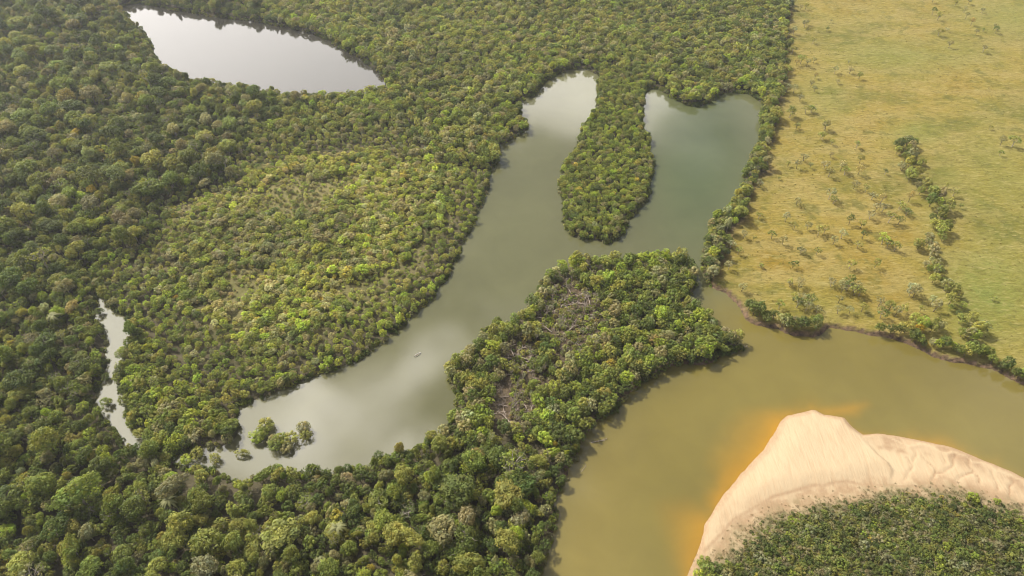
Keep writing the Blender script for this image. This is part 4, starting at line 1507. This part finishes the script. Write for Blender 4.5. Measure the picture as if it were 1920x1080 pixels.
def box_mesh(name, size, bev=.02):
    import bmesh
    bm_ = bmesh.new()
    bmesh.ops.create_cube(bm_, size=1)
    bmesh.ops.scale(bm_, vec=size, verts=bm_.verts)
    bmesh.ops.bevel(bm_, geom=bm_.edges[:], offset=bev, segments=2, affect='EDGES')
    me = bpy.data.meshes.new(name)
    bm_.to_mesh(me)
    bm_.free()
    return me


bp = G([(783.5, 665)])[0]
pa, pb = G([(778, 669), (790, 661)])
ang = math.atan2(*(pb - pa)[::-1])
boat = bpy.data.objects.new("boat", None)
C.objects.link(boat)
boat.location = (bp[0], bp[1], -.14)
boat.rotation_euler = (0, 0, ang)
boat.scale = (.85, 1.0, .9)
tag(boat, "small pale open boat with one person, alone in mid lagoon", "boat")
link("hull", hull_mesh(), M_HULL, boat)
for x in (-1.5, -.1, 1.1):
    o = link("seat", box_mesh("seat", (.28, 1.12 if x < 1 else .95, .04)), M_SEAT, boat)
    o.location = (x, 0, .36)
mo = link("outboard_motor", box_mesh("outboard_motor", (.30, .26, .42), .07), M_DARK, boat)
mo.location = (-2.62, 0, .72)
T = Tubes()
T.add([(0, 0, -.15), (-.03, 0, -.6), (-.02, 0, -.85)], [.07, .06, .05], 8)
T.add([(.1, 0, .08), (.45, .03, .12)], [.025, .02], 6)
o = T.mesh("motor_leg", M_DARK)
link("motor_leg", o, None, mo)


def skinned(name, verts, edges, radii, mat, sub=2):
    me = bpy.data.meshes.new(name)
    me.from_pydata(verts, edges, [])
    o = bpy.data.objects.new(name, me)
    C.objects.link(o)
    sk = o.modifiers.new('skin', 'SKIN')
    for v_, r_ in zip(me.skin_vertices[0].data, radii):
        v_.radius = (r_, r_) if not isinstance(r_, tuple) else r_
    me.skin_vertices[0].data[0].use_root = True
    ss_ = o.modifiers.new('smooth', 'SUBSURF')
    ss_.levels = ss_.render_levels = sub
    me.materials.append(mat)
    return o


# seated person: pelvis root, spine, head, arms resting on knees, legs bent
pv = [(0, 0, 0), (-.02, 0, .18), (-.01, 0, .36), (.0, 0, .50), (.02, 0, .58), (.05, 0, .70), (.05, 0, .80),
      (-.01, .19, .47), (.10, .24, .24), (.30, .16, .12), (-.01, -.19, .47), (.10, -.24, .24), (.30, -.16, .12),
      (.10, .11, .0), (.44, .14, .05), (.46, .14, -.32), (.60, .14, -.36), (.10, -.11, .0), (.44, -.14, .05), (.46, -.14, -.32), (.60, -.14, -.36)]
pe = [(0, 1), (1, 2), (2, 3), (3, 4), (4, 5), (5, 6), (3, 7), (7, 8), (8, 9), (3, 10), (10, 11), (11, 12), (0, 13), (13, 14), (14, 15), (15, 16), (0, 17), (17, 18), (18, 19), (19, 20)]
pr = [.13, .13, .15, .13, .055, .085, .075, .06, .045, .032, .06, .045, .032, .085, .06, .045, .04, .085, .06, .045, .04]
per = skinned("person", pv, pe, pr, M_SKIN)
sp0 = Matrix.Rotation(ang, 3, 'Z') @ Vector((-1.15, 0, .48))
per.location = (bp[0] + sp0.x, bp[1] + sp0.y, -.14 + sp0.z)
per.rotation_euler = (0, 0, ang)
tag(per, "person in a white shirt seated at the stern of the small boat", "person")
sh_ = skinned("shirt", [(0, 0, .02), (-.02, 0, .18), (-.01, 0, .36), (.0, 0, .50), (-.01, .19, .47), (.06, .22, .34), (-.01, -.19, .47), (.06, -.22, .34)],
              [(0, 1), (1, 2), (2, 3), (3, 4), (4, 5), (3, 6), (6, 7)], [.15, .15, .175, .145, .085, .075, .085, .075], M_SHIRT)
sh_.parent = per
tr_ = skinned("trousers", [(0, 0, .0), (.10, .11, .0), (.44, .14, .05), (.46, .14, -.28), (.10, -.11, .0), (.44, -.14, .05), (.46, -.14, -.28)],
              [(0, 1), (1, 2), (2, 3), (0, 4), (4, 5), (5, 6)], [.145, .105, .08, .065, .105, .08, .065], M_TROUSER)
tr_.parent = per
hr = skinned("hair", [(.0, 0, .72), (.02, 0, .80), (.05, 0, .84)], [(0, 1), (1, 2)], [.085, .085, .07], M_HAIR)
hr.parent = per

# ------------------------------------------------------------------ thin haze
HAZE = 0.00009
if HAZE:
    hz_me = box_mesh("haze", (15000, 15000, 325), .5)
    hm, ht, hb = new_mat("haze")
    hm.node_tree.nodes.remove(hb)
    pvn = ht.n('ShaderNodeVolumePrincipled')
    pvn.inputs['Color'].default_value = (.93, .95, 1.0, 1)
    pvn.inputs['Density'].default_value = HAZE
    pvn.inputs['Anisotropy'].default_value = 0.45
    ht.l(pvn.outputs[0], hm.node_tree.nodes['Material Output'].inputs['Volume'])
    ho = link("haze", hz_me, hm, kind='stuff', label="thin pale morning haze over forest and water", cat="haze")
    ho.location = (0, 515, 325 / 2 - 6)
